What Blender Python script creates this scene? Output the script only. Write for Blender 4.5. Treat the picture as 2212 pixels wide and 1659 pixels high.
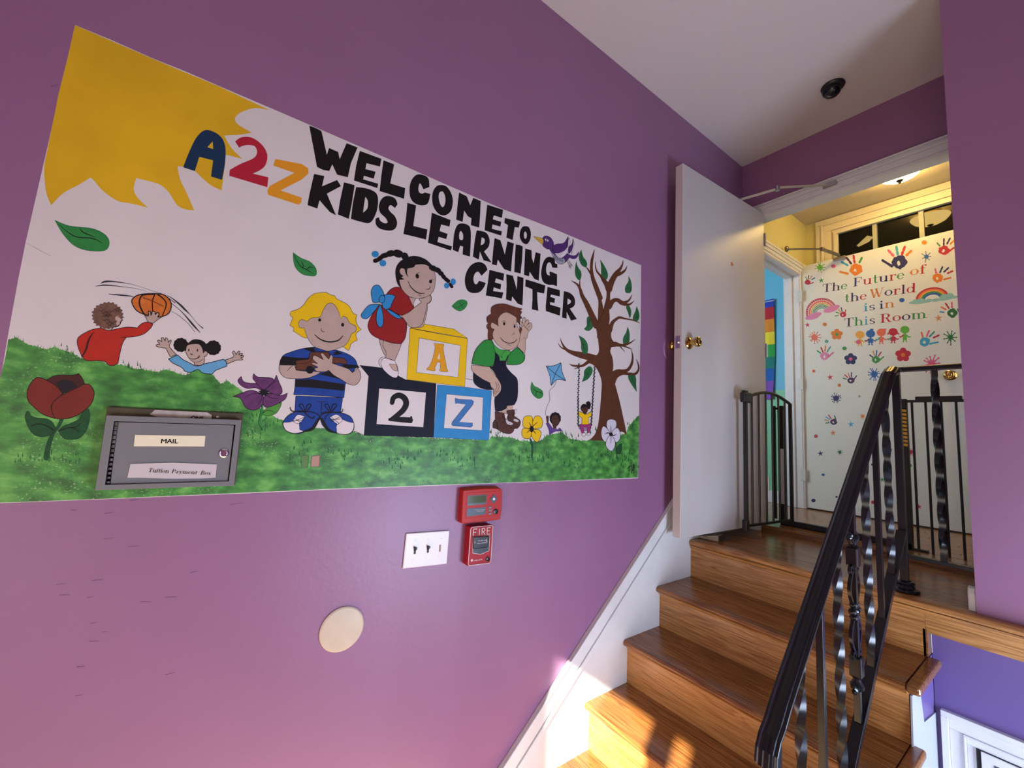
import bpy, math, random
from mathutils import Vector, geometry
for o in list(bpy.data.objects): bpy.data.objects.remove(o, do_unlink=True)
S = bpy.context.scene; COL = S.collection
# ------------------------------------------------------------------ camera
F = 902.09; CX, CY = 1106.0, 829.5
CAM = Vector((1.35, 0.0, 0.578))
yw, pt, rl = -0.94482903, 0.10158244, 0.04895854
fw = Vector((math.sin(yw)*math.cos(pt), math.cos(yw)*math.cos(pt), math.sin(pt)))
r0 = Vector((math.cos(yw), -math.sin(yw), 0)); u0 = r0.cross(fw)
RT = r0*math.cos(rl) + u0*math.sin(rl); UP = -r0*math.sin(rl) + u0*math.cos(rl)
cd = bpy.data.cameras.new('camera'); cam = bpy.data.objects.new('camera', cd); COL.objects.link(cam)
cd.sensor_width = 36; cd.lens = F/2212*36; cd.clip_start = .02
from mathutils import Matrix
M = Matrix.Identity(4)
for i in range(3): M[i][0] = RT[i]; M[i][1] = UP[i]; M[i][2] = -fw[i]; M[i][3] = CAM[i]
cam.matrix_world = M; S.camera = cam
S.view_settings.view_transform = 'Standard'; S.view_settings.look = 'None'
S.view_settings.gamma = 1; S.view_settings.use_curve_mapping = False
S.view_settings.exposure = 0.0
# ------------------------------------------------------------------ world, sun, daylight
w = bpy.data.worlds.new('world'); S.world = w; w.use_nodes = True
bg = w.node_tree.nodes['Background']; bg.inputs[0].default_value = (.55, .72, 1, 1); bg.inputs[1].default_value = 1.2
def light(name, kind, loc, energy, color, size=.1, size_y=None, aim=None, angle=None):
    d = bpy.data.lights.new(name, kind); d.energy = energy; d.color = color
    if kind == 'AREA':
        d.size = size
        if size_y: d.shape = 'RECTANGLE'; d.size_y = size_y
    elif kind == 'SUN': d.angle = angle
    else: d.shadow_soft_size = size
    o = bpy.data.objects.new(name, d); COL.objects.link(o); o.location = loc
    if aim is not None: o.rotation_euler = Vector(aim).to_track_quat('-Z', 'Y').to_euler()
    return o
SUND = (-.35, .8, -.56)
light('sun', 'SUN', (1, -3, 4), 26, (1, .90, .74), aim=SUND, angle=.012)
light('daylight_entry_door', 'AREA', (1.75, -.93, .25), 21, (1, .86, .66), 1.1, 1.7, aim=(-.25, 1, .35))
light('daylight_low_window', 'AREA', (2.45, 1.7, -.45), 66, (.62, .76, 1), .8, .9, aim=(-1, -.1, .05))
light('daylight_class_window', 'AREA', (-1.3, 2.2, 1.5), 26, (.80, .93, 1), 1.0, 1.4, aim=(.45, 1, -.1))
light('daylight_hall_end', 'AREA', (1.75, 3.5, 1.2), 5, (.75, .88, 1), .7, 1.2, aim=(-1, .1, -.15))

# ------------------------------------------------------------------ materials
MATS = {}
def mat(name, col, rough=.5, metal=0, spec=.5, bump=0, bscale=200, var=0, vscale=8, emit=None, estr=0, coat=0):
    if name in MATS: return MATS[name]
    m = bpy.data.materials.new(name); m.use_nodes = True; n = m.node_tree.nodes; l = m.node_tree.links
    b = n['Principled BSDF']; b.inputs['Base Color'].default_value = (*col, 1)
    b.inputs['Roughness'].default_value = rough; b.inputs['Metallic'].default_value = metal
    b.inputs['Specular IOR Level'].default_value = spec; b.inputs['Coat Weight'].default_value = coat
    if emit: b.inputs['Emission Color'].default_value = (*emit, 1); b.inputs['Emission Strength'].default_value = estr
    tc = n.new('ShaderNodeTexCoord')
    if var:
        t = n.new('ShaderNodeTexNoise'); t.inputs['Scale'].default_value = vscale; t.inputs['Detail'].default_value = 5
        l.new(tc.outputs['Object'], t.inputs['Vector'])
        r = n.new('ShaderNodeValToRGB'); r.color_ramp.elements[0].position = .3; r.color_ramp.elements[1].position = .7
        r.color_ramp.elements[0].color = (*[c*(1-var) for c in col], 1); r.color_ramp.elements[1].color = (*[min(1, c*(1+var)) for c in col], 1)
        l.new(t.outputs['Fac'], r.inputs[0]); l.new(r.outputs[0], b.inputs['Base Color'])
    if bump:
        t = n.new('ShaderNodeTexNoise'); t.inputs['Scale'].default_value = bscale; t.inputs['Detail'].default_value = 3
        l.new(tc.outputs['Object'], t.inputs['Vector'])
        bp = n.new('ShaderNodeBump'); bp.inputs['Strength'].default_value = bump; bp.inputs['Distance'].default_value = .002
        l.new(t.outputs['Fac'], bp.inputs['Height']); l.new(bp.outputs[0], b.inputs['Normal'])
    MATS[name] = m; return m
def oak(name, dark, light_, rough=.3, axis='X', coat=.3, seed=0.):
    m = bpy.data.materials.new(name); m.use_nodes = True; n = m.node_tree.nodes; l = m.node_tree.links
    b = n['Principled BSDF']; b.inputs['Roughness'].default_value = rough; b.inputs['Coat Weight'].default_value = coat; b.inputs['Coat Roughness'].default_value = .18
    tc = n.new('ShaderNodeTexCoord'); mp = n.new('ShaderNodeMapping'); geo = n.new('ShaderNodeObjectInfo')
    sc = {'X': (1.3, 34, 34), 'Y': (34, 1.3, 34)}[axis]; mp.inputs['Scale'].default_value = sc
    l.new(tc.outputs['Object'], mp.inputs['Vector'])
    ad = n.new('ShaderNodeVectorMath'); ad.operation = 'ADD'; l.new(mp.outputs[0], ad.inputs[0])
    cmb = n.new('ShaderNodeCombineXYZ'); ml = n.new('ShaderNodeMath'); ml.operation = 'MULTIPLY'; ml.inputs[1].default_value = 37
    l.new(geo.outputs['Random'], ml.inputs[0]); l.new(ml.outputs[0], cmb.inputs[0]); l.new(ml.outputs[0], cmb.inputs[1]); l.new(cmb.outputs[0], ad.inputs[1])
    n1 = n.new('ShaderNodeTexNoise'); n1.inputs['Scale'].default_value = 1.0; n1.inputs['Detail'].default_value = 2; n1.inputs['Distortion'].default_value = .6
    l.new(ad.outputs[0], n1.inputs['Vector'])
    wv = n.new('ShaderNodeMath'); wv.operation = 'MULTIPLY'; wv.inputs[1].default_value = 60; l.new(n1.outputs['Fac'], wv.inputs[0])
    sn = n.new('ShaderNodeMath'); sn.operation = 'SINE'; l.new(wv.outputs[0], sn.inputs[0])
    n2 = n.new('ShaderNodeTexNoise'); n2.inputs['Scale'].default_value = 5; n2.inputs['Detail'].default_value = 6
    l.new(ad.outputs[0], n2.inputs['Vector'])
    a1 = n.new('ShaderNodeMath'); a1.operation = 'MULTIPLY_ADD'; a1.inputs[1].default_value = .13; l.new(sn.outputs[0], a1.inputs[0]); l.new(n2.outputs['Fac'], a1.inputs[2])
    a2 = n.new('ShaderNodeMath'); a2.operation = 'MULTIPLY_ADD'; a2.inputs[1].default_value = .14; a2.inputs[2].default_value = -.07; l.new(geo.outputs['Random'], a2.inputs[0])
    a3 = n.new('ShaderNodeMath'); a3.operation = 'ADD'; l.new(a1.outputs[0], a3.inputs[0]); l.new(a2.outputs[0], a3.inputs[1])
    r = n.new('ShaderNodeValToRGB'); r.color_ramp.elements[0].position = .25; r.color_ramp.elements[1].position = .68
    r.color_ramp.elements[0].color = (*dark, 1); r.color_ramp.elements[1].color = (*light_, 1)
    l.new(a3.outputs[0], r.inputs[0]); l.new(r.outputs[0], b.inputs['Base Color'])
    bp = n.new('ShaderNodeBump'); bp.inputs['Strength'].default_value = .12; bp.inputs['Distance'].default_value = .001
    l.new(a3.outputs[0], bp.inputs['Height']); l.new(bp.outputs[0], b.inputs['Normal'])
    return m
def grassmat():
    m = bpy.data.materials.new('painted_grass_green'); m.use_nodes = True; n = m.node_tree.nodes; l = m.node_tree.links
    b = n['Principled BSDF']; b.inputs['Roughness'].default_value = .45
    tc = n.new('ShaderNodeTexCoord')
    def noise(sc, det, s=(1, 1, 1)):
        mp = n.new('ShaderNodeMapping'); mp.inputs['Scale'].default_value = s; l.new(tc.outputs['Object'], mp.inputs[0])
        t = n.new('ShaderNodeTexNoise'); t.inputs['Scale'].default_value = sc; t.inputs['Detail'].default_value = det; l.new(mp.outputs[0], t.inputs['Vector']); return t.outputs['Fac']
    r = n.new('ShaderNodeValToRGB'); e = r.color_ramp.elements
    e[0].position = .34; e[0].color = (.025, .12, .022, 1); e[1].position = .72; e[1].color = (.16, .46, .09, 1)
    x = e.new(.52); x.color = (.055, .26, .04, 1)
    l.new(noise(26, 9, (1, .8, 1.4)), r.inputs[0])
    r2 = n.new('ShaderNodeValToRGB'); r2.color_ramp.elements[0].position = .60; r2.color_ramp.elements[1].position = .72
    mul = n.new('ShaderNodeMath'); mul.operation = 'MULTIPLY'
    r3 = n.new('ShaderNodeValToRGB'); r3.color_ramp.elements[0].position = .48; r3.color_ramp.elements[1].position = .62
    l.new(noise(260, 3, (1, .7, 1)), r2.inputs[0]); l.new(noise(9, 3), r3.inputs[0])
    l.new(r2.outputs[0], mul.inputs[0]); l.new(r3.outputs[0], mul.inputs[1])
    mx = n.new('ShaderNodeMixRGB'); mx.inputs[2].default_value = (.42, .58, .30, 1)
    l.new(mul.outputs[0], mx.inputs[0]); l.new(r.outputs[0], mx.inputs[1]); l.new(mx.outputs[0], b.inputs['Base Color'])
    return m
def rgb(h):  # sRGB hex -> linear
    h = h.lstrip('#'); v = [int(h[i:i+2], 16)/255 for i in (0, 2, 4)]
    return tuple(c/12.92 if c <= .04045 else ((c+.055)/1.055)**2.4 for c in v)
PURPLE = mat('purple_wall_paint', (.275, .122, .245), .42, bump=.25, bscale=60, var=.03, vscale=3)
LILAC = mat('violet_wall_paint', (.13, .085, .27), .42, bump=.2, bscale=60)
CEIL = mat('ceiling_white', (.62, .57, .57), .7, bump=.2, bscale=90)
WHITE = mat('white_trim_paint', (.68, .68, .70), .38, bump=.15, bscale=40, var=.03, vscale=20)
DOORW = mat('white_door_paint', (.55, .51, .51), .38, bump=.08, bscale=150)
OAKT = oak('oak_tread_dark_varnish', (.12, .040, .009), (.33, .135, .035), .26, coat=.3)
OAKR = oak('oak_riser_varnish', (.25, .095, .022), (.53, .255, .08), .3)
OAKF = oak('oak_floor_varnish', (.13, .050, .016), (.31, .145, .055), .27, coat=.25)
BLK = mat('black_gloss_paint', (.006, .006, .008), .27, spec=.45, bump=.06, bscale=60)
BLKM = mat('black_powder_coat', (.008, .008, .010), .42)
BRASS = mat('polished_brass', (.62, .40, .12), .16, metal=1)
STEEL = mat('dull_steel', (.45, .43, .42), .35, metal=1)
CHROME = mat('chrome', (.75, .75, .8), .12, metal=1)
HALLY = mat('hall_yellow_paint', (.60, .56, .26), .5, bump=.15, bscale=80)
HALLC = mat('hall_ceiling_paint', (.55, .50, .38), .7)
BLUEW = mat('sky_blue_paint', (.12, .48, .72), .5)
GREENW = mat('mint_green_paint', (.22, .58, .36), .5)
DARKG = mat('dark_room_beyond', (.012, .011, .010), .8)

# ------------------------------------------------------------------ mesh helpers
def orgof(p):
    v = Vector((0, 0, 0))
    while p is not None: v = v + p.location; p = p.parent
    return v
def thing(name, loc, label, cat, group=None):
    o = bpy.data.objects.new(name, None); COL.objects.link(o); o.location = loc; o.empty_display_size = .05
    o['label'] = label; o['category'] = cat
    if group: o['group'] = group
    return o
def tag(o, label, cat, group=None):
    o['label'] = label; o['category'] = cat
    if group: o['group'] = group
    return o
def hit(px, py, ax, val):
    d = (px-CX)*RT - (py-CY)*UP + F*fw
    return CAM + d*((val-CAM[ax])/d[ax])
class MB:
    def __init__(s): s.v = []; s.f = []; s.m = []
    def add(s, vs, fs, mi=0):
        k = len(s.v); s.v += [Vector(v) for v in vs]; s.f += [tuple(i+k for i in f) for f in fs]; s.m += [mi]*len(fs); return s
    def box(s, x0, x1, y0, y1, z0, z1, mi=0):
        vs = [(x, y, z) for x in (x0, x1) for y in (y0, y1) for z in (z0, z1)]
        return s.add(vs, [(0, 1, 3, 2), (4, 6, 7, 5), (0, 4, 5, 1), (2, 3, 7, 6), (0, 2, 6, 4), (1, 5, 7, 3)], mi)
    def prism(s, poly, ax, a, b, mi=0):      # poly in the two other axes (in order), extruded along ax
        n = len(poly); vs = []
        for t in (a, b):
            for p in poly:
                q = list(p); q.insert(ax, t); vs.append(q)
        tri = geometry.tessellate_polygon([[Vector((p[0], p[1], 0)) for p in poly]])
        fs = [t for t in tri] + [tuple(i+n for i in reversed(t)) for t in tri] + [(i, (i+1) % n, (i+1) % n+n, i+n) for i in range(n)]
        return s.add(vs, fs, mi)
    def tube(s, pts, r, n=10, mi=0, cap=True, sq=False):
        pts = [Vector(p) for p in pts]; rs = r if isinstance(r, (list, tuple)) else [r]*len(pts)
        k = len(s.v); T = (pts[1]-pts[0]).normalized(); U = T.cross(Vector((0, 0, 1)))
        if U.length < 1e-3: U = Vector((1, 0, 0))
        U.normalize(); W = T.cross(U); off = math.pi/4 if sq else 0
        for i, p in enumerate(pts):
            t = (pts[min(i+1, len(pts)-1)]-pts[max(i-1, 0)]).normalized()
            U = (U - t*U.dot(t)).normalized(); W = t.cross(U)
            for j in range(n):
                a = 2*math.pi*j/n+off; s.v.append(p+rs[i]*(U*math.cos(a)+W*math.sin(a)))
        for i in range(len(pts)-1):
            for j in range(n): s.f.append((k+i*n+j, k+i*n+(j+1) % n, k+(i+1)*n+(j+1) % n, k+(i+1)*n+j)); s.m.append(mi)
        if cap:
            s.f.append(tuple(k+j for j in reversed(range(n)))); s.f.append(tuple(k+(len(pts)-1)*n+j for j in range(n))); s.m += [mi, mi]
        return s
    def lathe(s, c, axis, prof, n=24, mi=0):  # prof: (dist along axis, radius)
        c = Vector(c); ax = Vector(axis).normalized(); U = ax.orthogonal().normalized(); W = ax.cross(U); k = len(s.v)
        for d, r in prof:
            for j in range(n):
                a = 2*math.pi*j/n; s.v.append(c+ax*d+max(r, 1e-5)*(U*math.cos(a)+W*math.sin(a)))
        for i in range(len(prof)-1):
            for j in range(n): s.f.append((k+i*n+j, k+i*n+(j+1) % n, k+(i+1)*n+(j+1) % n, k+(i+1)*n+j)); s.m.append(mi)
        return s
    def twist(s, x, y, z0, z1, h=.006, pitch=.085, mi=0):
        L = z1-z0; n = max(8, int(L/.008)); k = len(s.v)
        for i in range(n+1):
            z = z0+L*i/n; e = min(z-z0, z1-z); a = 2*math.pi*(z-z0-.03)/(pitch*2) if .03 < z-z0 and z1-z > .03 else (0 if z-z0 <= .03 else 2*math.pi*(L-.06)/(pitch*2))
            for j in range(4):
                b = a+math.pi/4+j*math.pi/2; s.v.append(Vector((x+h*1.414*math.cos(b), y+h*1.414*math.sin(b), z)))
        for i in range(n):
            for j in range(4): s.f.append((k+i*4+j, k+i*4+(j+1) % 4, k+(i+1)*4+(j+1) % 4, k+(i+1)*4+j)); s.m.append(mi)
        return s
    def build(s, name, mats, parent=None, bevel=0, smooth=False, kind=None, label=None, seg=2):
        if not isinstance(mats, (list, tuple)): mats = [mats]
        og = orgof(parent)
        me = bpy.data.meshes.new(name); me.from_pydata([v-og for v in s.v], [], s.f); 
        for m in mats: me.materials.append(m)
        me.polygons.foreach_set('material_index', s.m); me.update()
        import bmesh
        bm = bmesh.new(); bm.from_mesh(me); bmesh.ops.recalc_face_normals(bm, faces=bm.faces)
        if bevel:
            es = [e for e in bm.edges if len(e.link_faces) == 2 and e.calc_face_angle(0) > .5]
            bmesh.ops.bevel(bm, geom=es, offset=bevel, segments=seg, profile=.5, affect='EDGES', clamp_overlap=True)
        bm.to_mesh(me); bm.free()
        if smooth:
            me.polygons.foreach_set('use_smooth', [True]*len(me.polygons))
            try: me.set_sharp_from_angle(angle=.7)
            except Exception: pass
        o = bpy.data.objects.new(name, me); COL.objects.link(o)
        if parent is not None: o.parent = parent
        if kind: o['kind'] = kind
        if label: o['label'] = label
        return o
def box(name, m, x0, x1, y0, y1, z0, z1, parent=None, bevel=0, kind=None, label=None):
    return MB().box(x0, x1, y0, y1, z0, z1).build(name, m, parent, bevel, kind=kind, label=label)
def text(name, s, m, plane, origin, right, up, size, parent, ext=.0004, center=False, shear=0, space=1, bold=0, label=None):
    c = bpy.data.curves.new(name, 'FONT'); c.body = s; c.size = 1; c.extrude = 0; c.shear = shear; c.space_character = space; c.offset = bold
    c.align_x = 'CENTER' if center else 'LEFT'; c.resolution_u = 3
    t = bpy.data.objects.new('t', c); me0 = bpy.data.meshes.new_from_object(t); bpy.data.objects.remove(t)
    R = Vector(right); U = Vector(up); N = R.cross(U); O = Vector(origin)
    b = MB(); b.v = [O+R*(v.co.x*size)+U*(v.co.y*size)+N*ext for v in me0.vertices]; b.f = [tuple(p.vertices) for p in me0.polygons]; b.m = [0]*len(b.f)
    me = bpy.data.meshes.new(name); og = orgof(parent); me.from_pydata([v-og for v in b.v], [], b.f); me.materials.append(m); me.update()
    o = bpy.data.objects.new(name, me); COL.objects.link(o); o.parent = parent
    if label: o['label'] = label
    return o
# ------------------------------------------------------------------ structure
K = 'structure'; YB = 2.906; ZC = 2.497; HF = .04
wl = box('wall_left', PURPLE, -.13, 0, -1.1, YB, -1.2, ZC, kind=K)
box('ceiling', CEIL, -.13, 2.75, -1.1, YB, ZC, ZC+.1, kind=K)
b = MB(); b.box(-.13, .098, YB, 2.986, 0, ZC); b.box(.098, 1.07, YB, 2.986, 2.066, ZC); b.box(1.07, 2.75, YB, 2.986, 0, ZC); b.build('wall_back', PURPLE, kind=K)
box('wall_right', PURPLE, 2.65, 2.75, -1.1, YB, -2.4, ZC, kind=K)
box('wall_partition', PURPLE, 1.084, 2.65, 2.272, 2.39, 0.0, ZC, kind=K)
b = MB(); b.box(-.13, .8, -1.2, -1.1, -1.2, ZC); b.box(.8, 1.035, -1.2, -1.1, .58, ZC); b.box(1.035, 1.041, -1.2, -1.1, -1.2, ZC); b.box(1.041, 1.66, -1.2, -1.1, 1.365, ZC); b.box(1.464, 1.528, -1.2, -1.1, -1.2, 1.365); b.box(1.63, 2.75, -1.2, -1.1, -1.2, ZC); b.build('wall_front', PURPLE, kind=K)  # unseen; openings shaped for the sun patch, low one added for warm bounce
box('wall_below_landing', LILAC, .96, 2.65, 2.30, 2.4, -2.4, -.11, kind=K)
# under stair side wall: violet with white stringer
b = MB(); b.box(.93, .958, .7, 2.30, -2.4, -1.0)
b.prism([(2.32, -1.0), (2.32, -.2), (1.98, -.205), (1.97, -.4), (1.73, -.41), (1.72, -.6), (1.47, -.6), (1.46, -.8), (1.22, -.8), (1.2, -1.0)], 0, .90, .958)
b.build('wall_stair_side', LILAC, kind=K)
b = MB(); b.prism([(2.30, -1.05), (1.1, -1.05), (1.2, -.99), (1.46, -.79), (1.72, -.59), (1.955, -.405), (1.965, -.24), (2.07, -.24), (2.11, -.37), (2.30, -.40)], 0, .958, .963); b.build('trim_1', mat('stringer_white_shaded', (.42, .43, .50), .45), kind=K)  # white stringer paint with its blue-grey shade put into the colour
box('floor_entry', mat('entry_floor_bounce_tan', (.85, .60, .36), .5, var=.05), -.13, 2.65, -1.2, .965, -1.05, -.98, kind=K)  # unseen floor, given a pale warm tan to bounce sunlight onto the wall
box('floor_lower', OAKF, .96, 2.65, .965, 2.3, -2.45, -2.4, kind=K)
# hall beyond the doorway
b = MB(); b.box(-.13, -.02, 2.987, 3.07, 0, 2.464); b.box(-.13, -.02, 3.07, 3.93, 1.985, 2.464); b.box(-.13, -.02, 3.93, 4.2, 0, 2.464); b.build('wall_hall_left', HALLY, kind=K)
box('wall_hall_right', HALLY, 2.0, 2.1, 2.987, 4.2, 0, 2.464, kind=K)
b = MB(); b.box(-.02, .15, 4.095, 4.2, 0, 2.464); b.box(.15, .95, 4.095, 4.2, 2.33, 2.464); b.box(.95, 2.0, 4.095, 4.2, 0, 2.464); b.build('wall_hall_back', HALLY, kind=K)
box('ceiling_hall', HALLC, -.13, 2.1, 2.987, 4.2, 2.464, 2.55, kind=K)
# doorway jambs and moulded casings
b = MB(); b.box(.085, .098, YB-.002, 2.988, 0, 2.066); b.box(1.055, 1.07, YB-.002, 2.988, 0, 2.062); b.box(.085, 1.07, YB-.002, 2.988, 2.062, 2.075)
b.build('trim_2', WHITE, kind=K, bevel=.002)
def casing(name, pts_h, z0, z1, wid, y, sgn=-1, mouldaxis='h'): pass
b = MB(); ZH = 2.062; CW = .096
for d0, d1, th in ((0, .02, .012), (.02, .055, .018), (.055, .072, .024), (.072, .086, .016), (.086, CW, .022)):
    b.box(.098-d1, 1.07+d1, YB-th, YB, ZH+d0, ZH+d1); b.box(.098-d1, .098-d0, YB-th, YB, 0, ZH+d0)
    b.box(1.07+d0, 1.07+d1, YB-th, YB, 0, ZH+d0)
b.build('trim_3', WHITE, kind=K, bevel=.003)
# classroom doorway in hall left wall
b = MB()
for d0, d1, th in ((0, .02, .010), (.02, .05, .015), (.05, .068, .021), (.068, .082, .015), (.082, .1, .020)):
    b.box(-.02, -.02+th, 3.07-d1 if 3.07-d1 > 3.035 else 3.035, 3.93+d1, 1.975+d0, 1.975+d1); b.box(-.02, -.02+th, 3.93+d0, 3.93+d1, .04, 1.975+d0)
b.box(-.14, -.015, 3.06, 3.075, .04, 1.985); b.box(-.14, -.018, 3.925, 3.94, .04, 1.985); b.box(-.14, -.015, 3.06, 3.94, 1.97, 1.985)
b.box(-.12, -.07, 3.91, 3.925, .04, 1.97); b.box(-.12, -.07, 3.07, 3.92, 1.955, 1.97)
b.build('trim_4', WHITE, kind=K, bevel=.003)
# classroom beyond: blue above, mint dado below, white base
box('wall_classroom_upper', BLUEW, -2.6, -.13, 3.985, 4.08, 1.005, 2.5, kind=K)
box('wall_classroom_lower', GREENW, -2.6, -.13, 3.985, 4.08, 0, 1.005, kind=K)
box('wall_classroom_side', BLUEW, -2.7, -2.6, 1.6, 4.08, 0, 2.5, kind=K)
box('wall_classroom_near', BLUEW, -2.6, -.14, 1.5, 1.6, 0, 2.5, kind=K)
box('ceiling_classroom', CEIL, -2.7, -.13, 1.5, 4.1, 2.5, 2.55, kind=K)
box('baseboard_classroom', WHITE, -2.6, -.14, 3.97, 3.985, HF, HF+.1, kind=K, bevel=.003)
box('floor_classroom', OAKF, -2.6, -.13, 1.6, 4.0, -.02, HF, kind=K)
# transom / glazed frame at the hall end
wn = MB()
for d0, d1, th in ((0, .03, .028), (.03, .045, .012), (.045, .10, .022), (.10, .115, .03), (.115, .155, .02)):
    wn.box(.215-d1, 1.4, 4.095-th, 4.095, 2.30+d0, 2.30+d1); wn.box(.215-d1, .215-d0, 4.095-th, 4.095, HF, 2.30+d0)
wn = wn.build('window_1', mat('warm_white_trim', (.72, .66, .52), .4), kind=K, bevel=.003)
GLASS = mat('dark_window_glass', (.008, .008, .007), .03, spec=.16)
for i, (a, c) in enumerate(((.215, .435), (.465, .70), (.725, .95))):
    box('pane', GLASS, a, c, 4.098, 4.104, 1.0, 2.30, parent=wn)
for a in (.435, .70): box('mullion', mat('grey_mullion', (.35, .36, .30), .5), a, a+.027, 4.085, 4.11, 1.0, 2.30, parent=wn)
MB().add([(.33, 4.0965, 2.165), (.40, 4.0965, 2.225), (.44, 4.0965, 2.20), (.41, 4.0965, 2.17), (.345, 4.0965, 2.15)], [(4, 3, 2, 1, 0)]).build('paper_scrap', mat('paper_grey', (.35, .36, .27), .7), wn, label='torn paper scrap on the pane')
box('dark_sheet_beyond_window', DARKG, -.02, 2.0, 4.5, 4.55, 0, 2.464, kind=K)  # near-black sheet, the dark of the unlit room put into its colour
# ------------------------------------------------------------------ staircase
NY = [2.250, 1.965, 1.715, 1.465, 1.215, .965]; RI = .196
fl = box('floor', mat('subfloor_dark', (.03, .015, .008), .8), 0, 2.65, 2.262, 2.987, -.11, -.019, kind=K)
random.seed(4)
def planks(parent, x0, x1, ys, z, joints):
    k = 0
    for i in range(len(ys)-1):
        a, c = ys[i], ys[i+1]; xs = [x0]; x = x0+random.uniform(.25, .9)
        while x < x1-.2: xs.append(x); x += random.uniform(.6, 1.3)
        xs.append(x1)
        for j in range(len(xs)-1):
            MB().box(xs[j]+.0006, xs[j+1]-.0006, a+.0006, c-.0006, z-.018, z-random.random()*.0006).build('floor_plank', OAKF, parent, bevel=.0012, seg=1)
planks(fl, 0, 1.9, [2.286+.057*i for i in range(12)], 0, 1)
fh = box('floor_hall', MATS['subfloor_dark'], -.13, 2.0, 2.913, 4.2, 0, HF-.018, kind=K)
planks(fh, -.13, 1.9, [2.934+.057*i for i in range(21)], HF, 1)
MB().prism([(2.905, 0), (2.936, 0), (2.936, HF), (2.915, HF), (2.905, HF-.014)], 0, .1, 1.055).build('trim_5', OAKF, kind=K)
st = thing('staircase', (.48, 1.6, -.98), 'oak staircase with bullnosed treads rising to the landing along the purple wall', 'stairs')
def nosing(y, z, x0, x1, m, par, name='nosing', th=.028):
    pr = []
    for i in range(7):
        a = -math.pi/2+math.pi*i/6; pr.append((y-.03+.012-math.cos(a)*.014, z-.014+math.sin(a)*.014))
    return MB().prism([(y+.035, z-.028)]+pr+[(y+.035, z)], 0, x0, x1).build(name, m, par, smooth=True)
# landing edge: nosing strip across, cove, riser 0, fascia to the right
nosing(2.262, 0.0, .0125, 2.645, OAKR, st, 'landing_nosing')
MB().prism([(2.25, -.028), (2.236, -.028), (2.24, -.04), (2.25, -.046)], 0, .0125, 2.645).build('cove_molding', OAKR, st)
MB().box(.0125, .952, 2.25, 2.27, -.196, -.028).build('riser', OAKR, st)
MB().box(.953, 2.645, 2.252, 2.27, -.111, -.028).build('fascia_board', OAKR, st)
MB().box(.945, .957, 2.25, 2.31, -.196, -.1).build('riser_return', OAKT, st)
for k in range(1, 5):
    z = -RI*k; y0 = NY[k]; yb = NY[k-1]
    t = MB(); pr = []
    for i in range(7):
        a = -math.pi/2+math.pi*i/6; pr.append((y0-.018-math.cos(a)*.014, z-.014+math.sin(a)*.014))
    t.prism([(yb+.01, z-.028)]+pr+[(yb+.01, z)], 0, .0125, .952); tr = t.build('tread', OAKT, st, smooth=True)
    # mitred return nosing on the open side
    e = MB(); e.prism([(y0-.03, z-.028), (yb+.012, z-.028), (yb+.012, z), (y0-.03, z)], 0, .952, .99)
    e.build('return_nosing', OAKR if False else OAKT, tr, bevel=.009, seg=3)
    MB().prism([(y0, z-.028), (y0-.013, z-.028), (y0-.009, z-.039), (y0, z-.044)], 0, .0125, .952).build('cove_molding', OAKR, tr)
    MB().box(.0125, .955, y0, y0+.02, z-RI, z-.028).build('riser', OAKR, st)
# skirt board on the left wall
def sk(y): return .181+.835*(y-2.024)
pts = [(2.24, sk(2.24)), (2.9, sk(2.24)), (2.9, -.2), (.9, -.98), (.2, -.98), (.2, sk(.9)-.3), (.9, sk(.9))]
pts = [(.80, sk(.80)), (2.262, sk(2.262)), (2.262, -.25), (1.2, -1.0), (.80, -1.0)]
s1 = MB().prism(pts, 0, 0, .012).build('trim_6', WHITE, kind=K, bevel=.001)
for off, wd, x1 in ((0, .012, .022), (.012, .066, .018), (.084, .022, .021), (.110, .008, .017)):
    o_ = off; w_ = wd
    MB().prism([(.80, sk(.80)-o_), (2.262, sk(2.262)-o_), (2.262, sk(2.262)-o_-w_), (.80, sk(.80)-o_-w_)], 0, .011, x1).build('moulding', WHITE, s1, bevel=.003)
box('baseboard_left', WHITE, 0, .014, 2.262, YB-.03, 0, .14, kind=K, bevel=.003)
# white end cap of the baseboard at the partition
b = MB(); b.prism([(2.285, 0.0), (2.285, .06), (2.292, .078), (2.305, .085), (2.318, .078), (2.325, .06), (2.325, 0)], 0, 1.062, 1.083); b.build('baseboard_partition', WHITE, kind=K, bevel=.004)
# ------------------------------------------------------------------ door below the landing
d3 = MB()
ZT = -.376; X0 = .976
for d0, d1, th in ((0, .02, .022), (.02, .055, .014), (.055, .062, .02), (.062, .085, .010)):
    d3.box(X0+d0, X0+d1, 2.30-th, 2.30, -2.4, ZT-d1); d3.box(X0+d0, 2.2, 2.30-th, 2.30, ZT-d1, ZT-d0)
d3.build('trim_7', WHITE, kind=K, bevel=.002)
dd = box('door_3', WHITE, X0+.096, 1.99, 2.280, 2.299, -2.4, ZT-.086, kind=K, bevel=.002)
MB().box(X0+.126, 1.9, 2.2785, 2.2805, -2.3, ZT-.112).build('pane', mat('grey_glass', (.07, .07, .07), .08, spec=.8), dd)
box('door_gap_shade', mat('dark_gap', (.02, .02, .02), .9), X0+.085, 2.0, 2.285, 2.2995, -2.4, ZT-.085, kind=K)  # near-black slab painting the shade in the gap beside the door
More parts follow.
